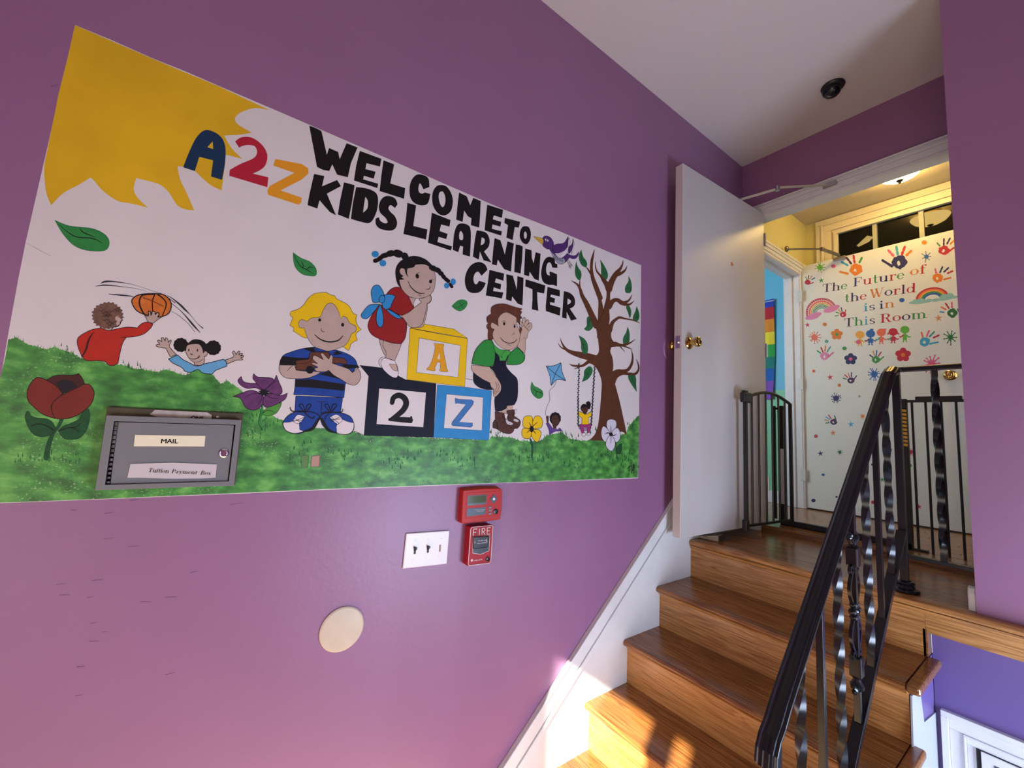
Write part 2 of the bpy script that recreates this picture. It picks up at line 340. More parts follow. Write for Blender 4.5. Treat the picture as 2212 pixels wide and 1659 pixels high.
# ------------------------------------------------------------------ near door (door_1)
FX0, FY0, FX1, FY1 = .103, 2.000, .145, 2.888
dv = Vector((FX1-FX0, FY1-FY0, 0)); DL = dv.length; dv.normalize(); dn = Vector((dv.y, -dv.x, 0))
def dpt(s, t, z): return Vector((FX0, FY0, z))+dv*s+dn*t
b = MB(); T = .046
vs = [dpt(s, t, z) for s in (0, DL) for t in (-T, 0) for z in (.055, 2.082)]
b.add(vs, [(0, 1, 3, 2), (4, 6, 7, 5), (0, 4, 5, 1), (2, 3, 7, 6), (0, 2, 6, 4), (1, 5, 7, 3)])
door1 = b.build('door_1', DOORW, kind=K, bevel=.002)
def knob(parent, base, n, flip=1):
    kb = MB(); kb.lathe(base, n, [(0, .033), (.004, .034), (.009, .030), (.013, .018), (.016, .012), (.030, .011), (.034, .016), (.042, .025), (.052, .0275), (.060, .026), (.064, .021), (.0645, .017), (.062, .014), (.062, 0)], 28)
    return kb.build('door_knob', BRASS, parent, smooth=True, label='polished brass knob')
kz = 1.072
knob(door1, dpt(.062, 0, kz), dn); knob(door1, dpt(.062, -T, kz), -dn)
b = MB(); q = [dpt(0, t, z)-dv*.0016 for t, z in ((-.036, kz-.034), (-.010, kz-.034), (-.010, kz+.034), (-.036, kz+.034))]; q2 = [p+dv*.003 for p in q]
b.add(q+q2, [(0, 1, 2, 3), (4, 5, 6, 7), (0, 1, 5, 4), (1, 2, 6, 5), (2, 3, 7, 6), (3, 0, 4, 7)]); b.build('strike_plate', CHROME, door1, label='chrome latch plate')
MB().tube([dpt(0, -.023, kz)-dv*.010, dpt(0, -.023, kz)+dv*.01], .009, 6).build('latch_bolt', STEEL, door1, bevel=.001)
def star(cx, cz, r, n=5, inner=.42, rot=0): return [(cx+(r if i % 2 == 0 else r*inner)*math.sin(rot+math.pi*i/n), cz+(r if i % 2 == 0 else r*inner)*math.cos(rot+math.pi*i/n)) for i in range(2*n)]
sp = hit(1576, 572, 0, .112); s_ = (sp.y-FY0)/dv.y
vs = [dpt(s_+a, .0006, sp.z+c) for a, c in star(0, 0, .022, inner=.35, rot=.3)]
MB().add(vs, [t for t in geometry.tessellate_polygon([[Vector((p.y, p.z, 0)) for p in vs]])]).build('star_sticker', mat('orange_red_print', rgb('b5431f'), .5), door1, label='small orange red star sticker')
for z in (.3, 1.15, 1.9):
    MB().tube([dpt(DL+.004, .004, z-.045), dpt(DL+.004, .004, z+.045)], .006, 8).build('hinge', STEEL, door1)
# overhead stay arm of the near door
ca = thing('door_closer_arm', (.3, 2.7, 2.12), 'thin jointed cream metal closer arm from near white door to lintel', 'door closer')
CRM = mat('cream_painted_metal', (.52, .47, .40), .4)
p0 = Vector((.088, 2.651, 2.112)); p1 = Vector((.296, 2.72, 2.125)); p2 = hit(1793, 399, 1, 2.885)
MB().tube([p0, p1], .008, 4, sq=True).build('fore_arm', CRM, ca); MB().tube([p1+Vector((0, 0, .008)), p2], .007, 4, sq=True).build('main_arm', CRM, ca)
MB().lathe(p1-Vector((0, 0, .012)), (0, 0, 1), [(0, 0), (0, .013), (.028, .013), (.028, 0)], 12).build('joint', STEEL, ca)
MB().box(p2.x-.035, p2.x+.035, 2.872, 2.886, p2.z-.014, p2.z+.014).build('bracket', STEEL, ca, bevel=.003)
MB().box(p0.x-.02, p0.x+.02, p0.y-.03, p0.y+.03, 2.0815, 2.106).build('door_bracket', STEEL, ca, bevel=.003)
# wooden wedge
wv = thing('door_wedge', (.06, 2.37, 0), 'small worn wooden doorstop wedge on the landing under near door', 'doorstop')
A0, A1, B0, B1 = Vector((-.0, 2.30, 0)), Vector((0.0, 2.345, 0)), Vector((.116, 2.350, 0)), Vector((.108, 2.425, 0))
A0 = Vector((.014, 2.326, .001)); A1 = Vector((.014, 2.40, .001)); B0 = Vector((.116, 2.350, .001)); B1 = Vector((.104, 2.425, .001)); up = Vector((0, 0, .033)); up2 = Vector((0, 0, .01))
MB().add([A0, A1, B1, B0, A0+up2, A1+up2, B1+up, B0+up], [(0, 1, 2, 3), (4, 5, 6, 7), (0, 1, 5, 4), (1, 2, 6, 5), (2, 3, 7, 6), (3, 0, 4, 7)]).build('wedge_block', mat('bare_wood', (.42, .33, .24), .7, var=.15, vscale=40), wv, bevel=.002)
vs = [B0+Vector((.0012, 0, 0)), B1+Vector((.0012, 0, 0)), B1+up+Vector((.0012, 0, -.002)), B0+up+Vector((.0012, 0, -.002))]; dx = Vector((.003, 0, 0))
MB().add([v for v in vs]+[v+dx for v in vs], [(0, 1, 2, 3), (4, 5, 6, 7), (0, 1, 5, 4), (1, 2, 6, 5), (2, 3, 7, 6), (3, 0, 4, 7)]).build('dark_end_layer', mat('wedge_end_dark_brown', (.05, .035, .03), .6), wv, bevel=.001, label='dark brown end face')  # thin dark brown layer over the end face of the wedge
# ------------------------------------------------------------------ far door with decals (door_2)
DY = 3.95
DOORF = mat('white_door_paint_far', (.66, .67, .63), .4, bump=.06, bscale=150)
door2 = box('door_2', DOORF, -.011, .893, DY, DY+.042, .05, 2.047, kind=K, bevel=.002)
kp = hit(2053, 811, 1, DY)
knob(door2, kp, Vector((0, -1, 0)))
for px, py in ((1727, 640), (1728.5, 829), (1734.5, 1025)):
    h = hit(px, py, 1, 3.922); hp = MB().box(h.x-.017, h.x+.019, 3.920, 3.9245, h.z-.048, h.z+.048).build('hinge', mat('painted_metal_white', (.6, .62, .6), .4), door2, bevel=.001)
    for k in range(4): MB().lathe((h.x-.003+(k % 2)*.008, 3.9202, h.z-.036+.024*k), (0, -1, 0), [(0, .003), (.0008, .003), (.001, 0)], 8).build('screw', STEEL, hp)
cb = thing('door_closer_arm', (.1, 3.75, 2.07), 'dark metal closer arm over the sticker covered white door', 'door closer')
q0 = Vector((.003, 3.613, 2.097)); q1 = Vector((.218, 3.70, 2.054)); q2 = Vector((.26, 3.93, 2.058)); DKM = mat('dark_bronze_metal', (.16, .13, .09), .35, metal=1)
MB().tube([q0, q1], .007, 8).build('rod', DKM, cb, smooth=True); MB().tube([q1, q2], .012, 4, sq=True).build('flat_arm', mat('grey_metal', (.22, .21, .18), .4, metal=.8), cb)
MB().lathe(q0+Vector((-.001, 0, 0)), (1, 0, 0), [(0, 0), (0, .022), (.008, .024), (.02, .014), (.024, 0)], 14).build('bracket', DKM, cb, smooth=True)
MB().lathe(q1-Vector((0, 0, .012)), (0, 0, 1), [(0, 0), (0, .012), (.024, .012), (.024, 0)], 12).build('joint', DKM, cb, smooth=True)
MB().box(.22, .30, 3.922, 3.9495, 2.02, 2.046).build('arm_bracket', STEEL, cb, bevel=.003)
# ------------------------------------------------------------------ hall lamp
lp = thing('ceiling_lamp', (.69, 3.63, 2.464), 'lit alabaster glass bowl lamp under the yellow hall ceiling', 'ceiling lamp')
GL = mat('lit_alabaster_glass', (.85, .74, .45), .35, emit=(1, .66, .20), estr=50, var=.12, vscale=9)
LB = 2.362
MB().lathe((.69, 3.63, LB), (0, 0, 1), [(0, .015), (.003, .036), (.013, .066), (.031, .096), (.052, .113), (.064, .119), (.064, .114), (.045, .10), (.02, .065), (.01, .015)], 40).build('glass_bowl', GL, lp, smooth=True)
MB().lathe((.69, 3.63, LB-.022), (0, 0, 1), [(0, 0), (.002, .007), (.008, .009), (.012, .007), (.016, .016), (.024, .020), (.026, 0)], 18).build('finial', mat('aged_bronze', (.10, .075, .045), .3, metal=1), lp, smooth=True)
MB().lathe((.69, 3.63, 2.44), (0, 0, 1), [(0, 0), (0, .05), (.012, .07), (.024, .07)], 24).build('canopy', BRASS, lp, smooth=True)
MB().tube([(.69, 3.63, 2.37), (.69, 3.63, 2.445)], .006, 8).build('stem', BRASS, lp)
light('lamp_bulb', 'POINT', (.69, 3.63, 2.425), 2.5, (1, .74, .36), .03)
# ------------------------------------------------------------------ camera dome on the ceiling
dc = hit(1797, 188, 2, ZC)
sd = thing('dome_camera', (dc.x, dc.y, ZC), 'small black dome camera mounted on the flat white ceiling', 'camera')
MB().lathe((dc.x+.006, dc.y-.006, ZC), (0, 0, -1), [(0, .052), (.006, .054), (.014, .050), (.016, .046), (.016, 0)], 28).build('base_ring', BLKM, sd, smooth=True)
MB().lathe((dc.x, dc.y, ZC-.012), (-.25, -.35, -1), [(0, .042), (.012, .044), (.026, .038), (.036, .028), (.041, .016), (.042, 0)], 28).build('dome', BLK, sd, smooth=True)
ax = Vector((-.25, -.35, -1)).normalized(); lc = Vector((dc.x, dc.y, ZC-.012))+ax*.036
MB().lathe(lc, ax+Vector((.5, -.6, 0)), [(0, .022), (.006, .021), (.008, .016), (.004, .013), (.003, 0)], 24).build('lens_ring', mat('dark_grey_plastic', (.035, .035, .035), .35), sd, smooth=True)
# ------------------------------------------------------------------ stair railing
rg = thing('stair_railing', (.887, 1.7, -.3), 'black wrought iron stair railing with twisted balusters and a moulded handrail', 'railing')
RX = .887
def zu(y): return .733+.866*(y-2.14)
def zb(y): return .104+.872*(y-2.14)
def rail(name, path, prof, parent, m):
    b = MB(); n = len(prof); k = 0
    for i, p in enumerate(path):
        p = Vector(p); t = (Vector(path[min(i+1, len(path)-1)])-Vector(path[max(i-1, 0)])).normalized()
        side = Vector((1, 0, 0)) if abs(t.x) < .7 else Vector((0, 1, 0)); side = (side-t*side.dot(t)).normalized(); upv = side.cross(t)
        if upv.z < 0: upv = -upv
        for a, c in prof: b.v.append(p+side*a+upv*c)
    for i in range(len(path)-1):
        for j in range(n): b.f.append((i*n+j, i*n+(j+1) % n, (i+1)*n+(j+1) % n, (i+1)*n+j)); b.m.append(0)
    b.f.append(tuple(range(n))); b.f.append(tuple(reversed(range((len(path)-1)*n, len(path)*n)))); b.m += [0, 0]
    return b.build(name, m, parent, bevel=.0015)
W = .0245
prof = [(-W+.001, 0), (-W, .003), (-W+.001, .007), (-W+.007, .009), (-W+.009, .012), (-.011, .016), (-.003, .0165), (0, .015), (.003, .0165), (.011, .016), (W-.009, .012), (W-.007, .009), (W-.001, .007), (W, .003), (W-.001, 0)]
path = [(RX, 2.30, .890), (RX, 2.262, .889), (RX, 2.235, zu(2.235)+.06)]
path = [(RX, 2.34, .886), (RX, 2.265, .886)] + [(RX, y, zu(y)+.064) for y in (2.215, 1.9, 1.6, 1.3, 1.17)] + [(RX, 1.135, -.078), (RX, 1.108, -.098), (RX, 1.092, -.120), (RX, 1.086, -.150)]
rail('handrail', path, prof, rg, BLK)
# flat channel strip under the handrail
rail('handrail_channel', [(RX, 2.32, .880)]+[(RX, y, zu(y)+.058) for y in (2.215, 1.6, 1.16)], [(-.014, -.006), (.014, -.006), (.014, .006), (-.014, .006)], rg, BLK)
rail('bottom_rail', [(RX, 2.30, zb(2.30)-.008), (RX, 1.8, zb(1.8)-.008), (RX, 1.12, zb(1.12)-.008)], [(-.015, -.014), (.015, -.014), (.015, .008), (-.015, .008)], rg, BLK)
MB().box(RX-.0135, RX+.0115, 2.314, 2.339, .02, .884).build('newel_post', BLK, rg, bevel=.002)
MB().lathe((RX, 2.327, .0), (0, 0, 1), [(0, .040), (.004, .044), (.012, .040), (.016, .030), (.026, .026), (.034, .030), (.040, .026), (.042, .018)], 24).build('post_foot', BLK, rg, smooth=True)
MB().box(RX-.0125, RX+.0125, 1.113, 1.138, -.784, -.08).build('newel_post', BLK, rg, bevel=.002)
for y, kind in ((2.140, 't'), (1.995, 'p'), (1.855, 't'), (1.563, 't'), (1.42, 'p'), (1.277, 't')):
    z0, z1 = zb(y)-.004, zu(y)+.056
    b = MB()
    if kind == 't': b.twist(RX, y, z0, z1, .0092, .19)
    else: b.box(RX-.0085, RX+.0085, y-.0085, y+.0085, z0, z1)
    b.build('baluster', BLK, rg, bevel=.0008 if kind == 'p' else 0, smooth=kind == 't')
# ornamental centre panel
yd = 1.71; z0, z1 = zb(yd), zu(yd)+.056; zc = .055
MB().box(RX-.0085, RX+.0085, yd-.0085, yd+.0085, z0, z1).build('baluster', BLK, rg, bevel=.0008)
orn = MB().lathe((RX-.012, yd, zc), (1, 0, 0), [(0, .006), (.004, .016), (.010, .020), (.016, .016), (.024, .006)], 12).build('rosette', BLK, rg, smooth=True)
for k in range(6):
    a = math.pi/3*k
    MB().lathe((RX, yd+.022*math.cos(a), zc+.022*math.sin(a)), (1, 0, 0), [(-.012, 0), (-.008, .008), (0, .011), (.008, .008), (.012, 0)], 10).build('petal', BLK, orn, smooth=True)
for sg in (-1, 1):
    for zz in (-1, 1):
        pts = []
        for i in range(26):   # C scroll with curled ends
            u = i/25; a = math.pi*(-.1+1.55*u); r = .042-.030*u
            pts.append((RX, yd+sg*(.012+.040*math.sin(math.pi*u)*.8), zc+zz*(.018+.105*u)))
        cx_, cz_ = yd+sg*.026, zc+zz*.125
        curl = [(RX, cx_+sg*(-.014+.0)*math.cos(a)*(1-a/9), cz_+zz*.014*math.sin(a)*(1-a/9)) for a in [i*.4 for i in range(15)]]
        MB().tube(pts[:25]+curl, .0062, 4, sq=True).build('scroll', BLK, rg)
for zz in (-1, 1):
    cz = zc+zz*.165
    cl = MB().box(RX-.016, RX+.016, yd-.017, yd+.017, cz-.030, cz+.030).build('collar', BLK, rg, bevel=.004)
    MB().lathe((RX, yd, cz+zz*.03), (0, 0, zz), [(0, .016), (.008, .010), (.016, .013), (.026, .019), (.036, .017), (.042, .010)], 10).build('bead', BLK, cl, smooth=True)
    for sg in (-1, 1):
        c0 = Vector((RX, yd+sg*.022, cz+zz*.062))
        MB().tube([c0+Vector((0, sg*.010*math.cos(a)*(1-a/8), zz*.012*math.sin(a)*(1-a/8))) for a in [i*.45 for i in range(14)]], .006, 5).build('small_scroll', BLK, rg)
# return section to the partition
rail('top_rail', [(RX, 2.327, .893), (1.083, 2.327, .893)], [(-.019, -.008), (.019, -.008), (.019, .006), (.012, .011), (-.012, .011), (-.019, .006)], rg, BLK)
rail('low_rail', [(RX, 2.327, .140), (1.083, 2.327, .140)], [(-.012, -.008), (.012, -.008), (.012, .008), (-.012, .008)], rg, BLK)
MB().twist(1.001, 2.327, .145, .888, .0092, .19).build('baluster', BLK, rg, smooth=True)
# ------------------------------------------------------------------ safety gate in the hall doorway
sg_ = thing('safety_gate', (.5, 3.02, HF), 'black metal pressure mounted baby gate standing open across the doorway', 'gate')
GY = 3.045; GX = hit(1690, 1000, 1, GY).x; XR = hit(1958, 1000, 1, GY).x
MB().box(GX-.012, XR+.012, GY-.014, GY+.014, HF, HF+.034).build('base_bar', BLKM, sg_, bevel=.004)
up = MB().box(GX-.014, GX+.014, GY-.012, GY+.012, HF, .80).build('upright', BLKM, sg_, bevel=.003)
p = hit(1694, 960, 1, GY-.013); MB().box(GX-.006, GX+.013, GY-.0135, GY-.0125, .17, .52).build('white_label', mat('label_paper', (.62, .62, .68), .6), up, label='white printed label strip')
xb = hit(1674.5, 1000, 1, GY).x
MB().box(xb-.007, xb+.007, GY-.007, GY+.007, .07, .80).build('side_tube', BLKM, sg_, bevel=.003)
MB().box(xb, GX+.02, GY-.006, GY+.006, .775, .79).build('side_rail', BLKM, sg_, bevel=.002)
for z in (.785, .065):
    xw = .151
    MB().lathe((xw, GY, z), (1, 0, 0), [(0, 0), (0, .014), (.006, .016), (.012, .013), (.016, .006), (max(.018, xb-xw), .006)], 14).build('wall_bolt', BLKM, sg_, smooth=True)
ur = MB().box(XR-.014, XR+.014, GY-.014, GY+.014, HF, .83).build('upright', BLKM, sg_, bevel=.003)
MBh = mat('hazard_yellow', (.75, .42, .03), .5)
for k in range(10):
    z = hit(1950+k*.45, 889+k*8.2, 1, GY-.015).z
    MB().add([(XR-.010, GY-.0148, z), (XR+.012, GY-.0148, z-.003), (XR+.012, GY-.0148, z+.010), (XR-.010, GY-.0148, z+.013)], [(0, 1, 2, 3)]).build('hazard_stripe', MBh, ur, label='yellow hazard stripe')
zt, zl = hit(2030, 866, 1, GY).z, hit(2030, 1203, 1, GY).z
MB().box(XR, 1.055, GY-.007, GY+.007, zt-.007, zt+.007).build('extension_top_rail', BLKM, sg_, bevel=.003)
MB().box(XR, 1.055, GY-.007, GY+.007, zl-.007, zl+.007).build('extension_bottom_rail', BLKM, sg_, bevel=.003)
for px in (1976, 2006, 2040, 2073):
    x = hit(px, 1000, 1, GY).x; MB().tube([(x, GY, zl), (x, GY, zt)], .0055, 8).build('bar', BLKM, sg_, smooth=True)
x0, x1 = hit(1978, 866, 1, GY).x, hit(2080, 866, 1, GY).x
MB().box(x0, x1, GY-.016, GY+.012, zt-.006, zt+.024).build('latch_housing', BLKM, sg_, bevel=.004)
MB().box(XR, XR+.07, GY-.014, GY+.014, zl-.014, zl+.02).build('bottom_bracket', BLKM, sg_, bevel=.004)
# swinging panel opened toward the stairs
HX, HY2 = hit(1709, 1000, 1, GY-.03).x, GY-.03
e = hit(1610, 1000, 0, .185); FXg, FYg = .185, e.y
pv = Vector((FXg-HX, FYg-HY2, 0)); PL = pv.length; pv.normalize()
def gp(s, z): return Vector((HX, HY2, z))+pv*s
zb0 = .085; zt0 = hit(1712, 873, 1, HY2).z
def zarch(s):
    u = s/PL; return zt0+.052*math.sin(math.pi*u)
MB().tube([gp(0, zb0), gp(PL, zb0)], .009, 4, sq=True).build('panel_bottom_rail', BLKM, sg_)
MB().tube([gp(PL*i/16, zarch(PL*i/16)) for i in range(17)], .0095, 6).build('panel_arch', BLKM, sg_, smooth=True)
MB().tube([gp(0, HF+.01), gp(0, zt0)], .012, 4, sq=True).build('panel_post', BLKM, sg_); MB().tube([gp(PL-.005, zb0), gp(PL-.005, zt0)], .013, 4, sq=True).build('panel_post', BLKM, sg_)
for px in (1625, 1640, 1655, 1669, 1683, 1697):
    best = min((abs((CX+F*((gp(s/200*PL, .5)-CAM).dot(RT))/((gp(s/200*PL, .5)-CAM).dot(fw)))-px), s/200*PL) for s in range(201))[1]
    MB().tube([gp(best, zb0), gp(best, zarch(best))], .006, 8).build('bar', BLKM, sg_, smooth=True)
la = gp(PL-.01, zt0+.01)
b = MB().box(la.x-.017, la.x+.017, la.y-.040, la.y+.045, la.z-.035, la.z+.025).build('latch', BLKM, sg_, bevel=.008)
MB().box(la.x-.012, la.x+.012, la.y-.03, la.y+.01, la.z+.022, la.z+.036).build('latch_button', BLKM, b, bevel=.005)
lb = gp(PL, zb0); MB().box(lb.x-.014, lb.x+.014, lb.y-.018, lb.y+.018, lb.z-.030, lb.z+.035).build('bottom_latch', BLKM, sg_, bevel=.005)
# ------------------------------------------------------------------ rainbow banner in the classroom
bn = thing('rainbow_banner', (-.33, 3.97, 1.5), 'rainbow striped cloth banner hanging on the sky blue classroom wall', 'banner')
def bz(py): return hit(1672, py, 1, 3.965).z
rows = [(645, 662, '1f3fb0'), (662, 688, 'b01f2f'), (688, 716, 'd98a2a'), (716, 743, 'e8d83a'), (743, 770, '2fa653'), (770, 795, '1a7f78'), (795, 822, '1f63b8'), (822, 862, '7d52b8')]
xr = hit(1673, 700, 1, 3.965).x
for i, (a, c, col) in enumerate(rows):
    z1, z0 = bz(a), bz(c); n = 10; b = MB(); k = []
    def xr_(z): return xr-.002-max(0, (1.32-z))*.05
    for zz in (z0, z1):
        for j in range(n+1): b.v.append(Vector((xr_(zz)-.45*j/n, 3.966+.006*math.sin(j*1.9+zz*6), zz)))
    for zz in (z0, z1):
        for j in range(n+1): b.v.append(Vector((xr_(zz)-.45*j/n, 3.969+.006*math.sin(j*1.9+zz*6), zz)))
    N = n+1
    for j in range(n):
        b.f += [(j, j+1, N+j+1, N+j), (2*N+j, 2*N+j+1, 3*N+j+1, 3*N+j)]; b.m += [0, 0]
    b.f.append((0, N, 3*N, 2*N)); b.m.append(0)
    b.build('stripe', mat('cloth_'+col, rgb(col), .8), bn)
MB().tube([(xr, 3.962, bz(649)), (xr-.5, 3.962, bz(649))], .004, 6).build('hanging_rod', WHITE, bn)
# ------------------------------------------------------------------ wall fixtures on the left wall
# mailbox
mb = thing('wall_mailbox', (0, -.05, .39), 'grey steel wall mailbox with MAIL plate and taped payment label below the red flower', 'mailbox')
GREY = mat('grey_enamel', (.175, .175, .19), .38, bump=.1, bscale=200); GDK = mat('brown_stained_metal', (.075, .055, .025), .5, var=.5, vscale=12)
MX = .030
def mp(a, c, x=MX): return hit(180+a/5.821, 860+c/5.821, 0, x)
oc = [mp(290, 215), mp(1990, 275), mp(1895, 1100), mp(145, 1160)]; ic = [mp(385, 290), mp(1915, 335), mp(1830, 1045), mp(270, 1090)]
b = MB().box(.001, .010, -.188, .080, .388, .578); b.build('back_plate', GDK, mb, bevel=.001, label='brown stained back plate')
b = MB()
back = [Vector((.006, p.y, p.z)) for p in oc]; ib = [Vector((.012, p.y, p.z)) for p in ic]
vs = oc+ic+back+ib; fs = []
for i in range(4):
    j = (i+1) % 4; fs += [(i, j, 4+j, 4+i), (8+i, 8+j, j, i), (4+i, 4+j, 12+j, 12+i)]
b.add(vs, fs); b.build('frame', GREY, mb, bevel=.0008)
dl = [mp(432, 300, .024), mp(1898, 342, .024), mp(1818, 1040, .024), mp(340, 1080, .024)]
dk = [Vector((.012, p.y, p.z)) for p in dl]; dr = MB().add(dl+dk, [(0, 1, 2, 3), (0, 1, 5, 4), (1, 2, 6, 5), (2, 3, 7, 6), (3, 0, 4, 7), (4, 5, 6, 7)]).build('door', GREY, mb, bevel=.0006)
MB().box(.011, .0118, ib[0].y, ib[1].y, ib[3].z, ib[0].z).build('shadow_gap', mat('black_gap', (.004, .004, .004), .9), mb)
hn = MB()
for k in range(14):
    t = k/13.5; a = mp(392, 300, .025).lerp(mp(285, 1075, .025), t); c = mp(392, 300, .025).lerp(mp(285, 1075, .025), (k+.9)/14)
    hn.tube([a+Vector((0, .0035, 0)), c+Vector((0, .0035, 0))], .0034, 8)
hn.build('hinge', mat('worn_hinge', (.10, .08, .07), .5, metal=.6, var=.4, vscale=60), mb, smooth=True)
lk = mp(1765, 692, .024)
l_ = MB().lathe(lk, (1, 0, 0), [(0, .0115), (.002, .0115), (.004, .009), (.0045, .0075), (.0025, .007), (.0025, 0)], 24).build('lock', CHROME, dr, smooth=True, label='round chrome lock')
def quad(name, pts, m, parent, th=.0006, label=None):
    bk = [p-Vector((th, 0, 0)) for p in pts]; n = len(pts)
    return MB().add(list(pts)+bk, [tuple(range(n)), tuple(range(2*n-1, n-1, -1))]+[(i, (i+1) % n, (i+1) % n+n, i+n) for i in range(n)]).build(name, m, parent, label=label)
INK = mat('black_ink', (.006, .005, .006), .5)
pl = quad('name_plate', [mp(650, 462, .0252), mp(1536, 475, .0252), mp(1522, 608, .0252), mp(634, 606, .0252)], mat('cream_plastic', (.80, .74, .56), .4), dr, .001, 'cream plate reading MAIL')
def wtext(s, p_left, p_right_base, x, parent, m, hgt, **kw):  # text on wall plane running left to right between two points
    d = (p_right_base-p_left); d.x = 0; R = d.normalized(); U = Vector((0, -R.z, R.y)); 
    c = bpy.data.curves.new('w', 'FONT'); c.body = s; c.space_character = kw.get('space', 1); t = bpy.data.objects.new('t', c); me = bpy.data.meshes.new_from_object(t)
    xs = [v.co.x for v in me.vertices]; wd = max(xs)-min(xs); ys = [v.co.y for v in me.vertices]; hh = .72; bpy.data.objects.remove(t)
    b = MB(); sx = d.length/wd; sy = hgt/hh; sh = kw.get('shear', 0)
    b.v = [Vector((x, 0, 0))+Vector((0, p_left.y, p_left.z))+R*((v.co.x-min(xs))*sx+v.co.y*sy*sh)+U*(v.co.y*sy) for v in me.vertices]
    b.f = [tuple(p.vertices) for p in me.polygons]; b.m = [0]*len(b.f)
    if kw.get('bold'):
        k0 = list(b.v); f0 = list(b.f)
        for dx_, dz_ in ((1, 0), (-1, 0), (0, 1), (0, -1)):
            q = [v+Vector((0, dx_*kw['bold'], dz_*kw['bold'])) for v in k0]; k = len(b.v); b.v += q; b.f += [tuple(i+k for i in f) for f in f0]; b.m += [0]*len(f0)
    og = orgof(parent); me = bpy.data.meshes.new('lettering'); me.from_pydata([v-og for v in b.v], [], b.f); me.materials.append(m); me.update()
    o = bpy.data.objects.new('lettering', me); COL.objects.link(o); o.parent = parent; return o
wtext('MAIL', mp(975, 568), mp(1186, 570), .0256, dr, INK, .011, bold=.0003)
pp = [mp(592, 828, .0256), mp(740, 822, .0265), mp(1130, 812, .027), mp(1500, 826, .0265), mp(1680, 835, .0258), mp(1664, 1000, .0258), mp(1500, 1010, .026), mp(1130, 1015, .0265), mp(740, 1002, .0262), mp(552, 1002, .0256)]
quad('payment_label', pp, mat('white_label_paper', (.58, .53, .56), .22, spec=.7), dr, .0006, 'taped white paper label with serif lettering')
quad('top_label', [mp(835, 205, .0112), mp(900, 148, .0112), mp(1560, 180, .0112), mp(1615, 215, .0112), mp(1612, 262, .0112), mp(950, 240, .0112)], mat('torn_label_paper', (.50, .42, .38), .7, var=.2, vscale=50), mb, .0006, 'torn paper label on top strip')
wtext('ONS', mp(1352, 264, .012), mp(1505, 272, .012), .0122, mb, INK, .0085, bold=.0004)
MB().lathe(mp(1694, 235, .010), (1, 0, 0), [(0, .0036), (.001, .0036), (.0018, .002), (.0018, 0)], 12).build('screw', STEEL, mb, smooth=True)
# three gang switch plate
def pq(a, c, x): return hit(840+a/7.9, 1030+c/7.9, 0, x)
sw = thing('light_switch_plate', (0, .65, .15), 'white three gang switch plate with two black toggles left of the FIRE pull box', 'light switch')
SWW = mat('white_switch_plastic', (.72, .68, .72), .35)
o4 = [pq(300, 968, .0065), pq(1040, 915, .0065), pq(993, 1488, .0065), pq(236, 1572, .0065)]; bk = [Vector((.0005, p.y, p.z)) for p in o4]
MB().add(o4+bk, [(0, 1, 2, 3), (4, 5, 6, 7), (0, 1, 5, 4), (1, 2, 6, 5), (2, 3, 7, 6), (3, 0, 4, 7)]).build('face_plate', SWW, sw, bevel=.003, seg=3)
TAN = mat('tan_plastic', (.30, .23, .16), .5)
for cx, cy, on in ((445, 1255, 1), (668, 1235, 1), (872, 1218, 0)):
    c = pq(cx, cy, .0068)
    MB().box(.0055, .0069, c.y-.0038, c.y+.0038, c.z-.0115, c.z+.0115).build('slot', INK if on else TAN, sw)
    if on: MB().prism([(.004, c.z-.004), (.018, c.z+.006), (.018, c.z+.013), (.004, c.z+.007)], 1, c.y-.0034, c.y+.0034).build('toggle', BLKM, sw, bevel=.001, label='black toggle lever')
for cx, cy in ((455, 1085), (672, 1075), (888, 1058), (420, 1415), (643, 1392), (858, 1370)):
    c = pq(cx, cy, .0065); MB().lathe(c, (1, 0, 0), [(0, .0028), (.0008, .0028), (.0012, .0015), (.0008, 0)], 10).build('screw', STEEL, sw, smooth=True)
# fire alarm annunciator
RED = mat('alarm_red_plastic', (.42, .012, .010), .45, spec=.3); RED2 = mat('alarm_red_paint', (.36, .010, .020), .5, spec=.3)
fa = thing('fire_alarm_annunciator', (0, .84, .29), 'red fire alarm annunciator with green display mounted above the FIRE pull box', 'fire alarm panel')
DX = .030
o4 = [pq(1270, 232, DX), pq(1600, 200, DX), pq(1900, 195, DX), pq(1936, 225, DX), pq(1932, 500, DX), pq(1905, 720, DX), pq(1880, 735, DX), pq(1560, 775, DX), pq(1240, 800, DX), pq(1250, 560, DX)]
bk = [Vector((0.0005, p.y, p.z+(.006 if i < 3 else 0))) for i, p in enumerate(o4)]; n = len(o4)
MB().add(o4+bk, [tuple(range(n)), tuple(range(2*n-1, n-1, -1))]+[(i, (i+1) % n, (i+1) % n+n, i+n) for i in range(n)]).build('housing', RED, fa, bevel=.003, seg=3)
r1 = [pq(1325, 285, DX+.0006), pq(1893, 246, DX+.0006), pq(1872, 648, DX+.0006), pq(1308, 715, DX+.0006)]
for i in range(4):
    a, c = r1[i], r1[(i+1) % 4]; MB().tube([a, c], .0011, 6).build('bezel_edge', mat('alarm_red_light', (.60, .05, .035), .35), fa)
MB().add([p+Vector((.0002, 0, 0)) for p in r1], [(0, 1, 2, 3)]).build('keypad_panel', RED, fa)
LX = DX+.0016
quad('display', [pq(1350, 325, LX), pq(1668, 302, LX), pq(1660, 468, LX), pq(1342, 492, LX)], mat('display_surround', (.03, .045, .05), .3), fa, .0012)
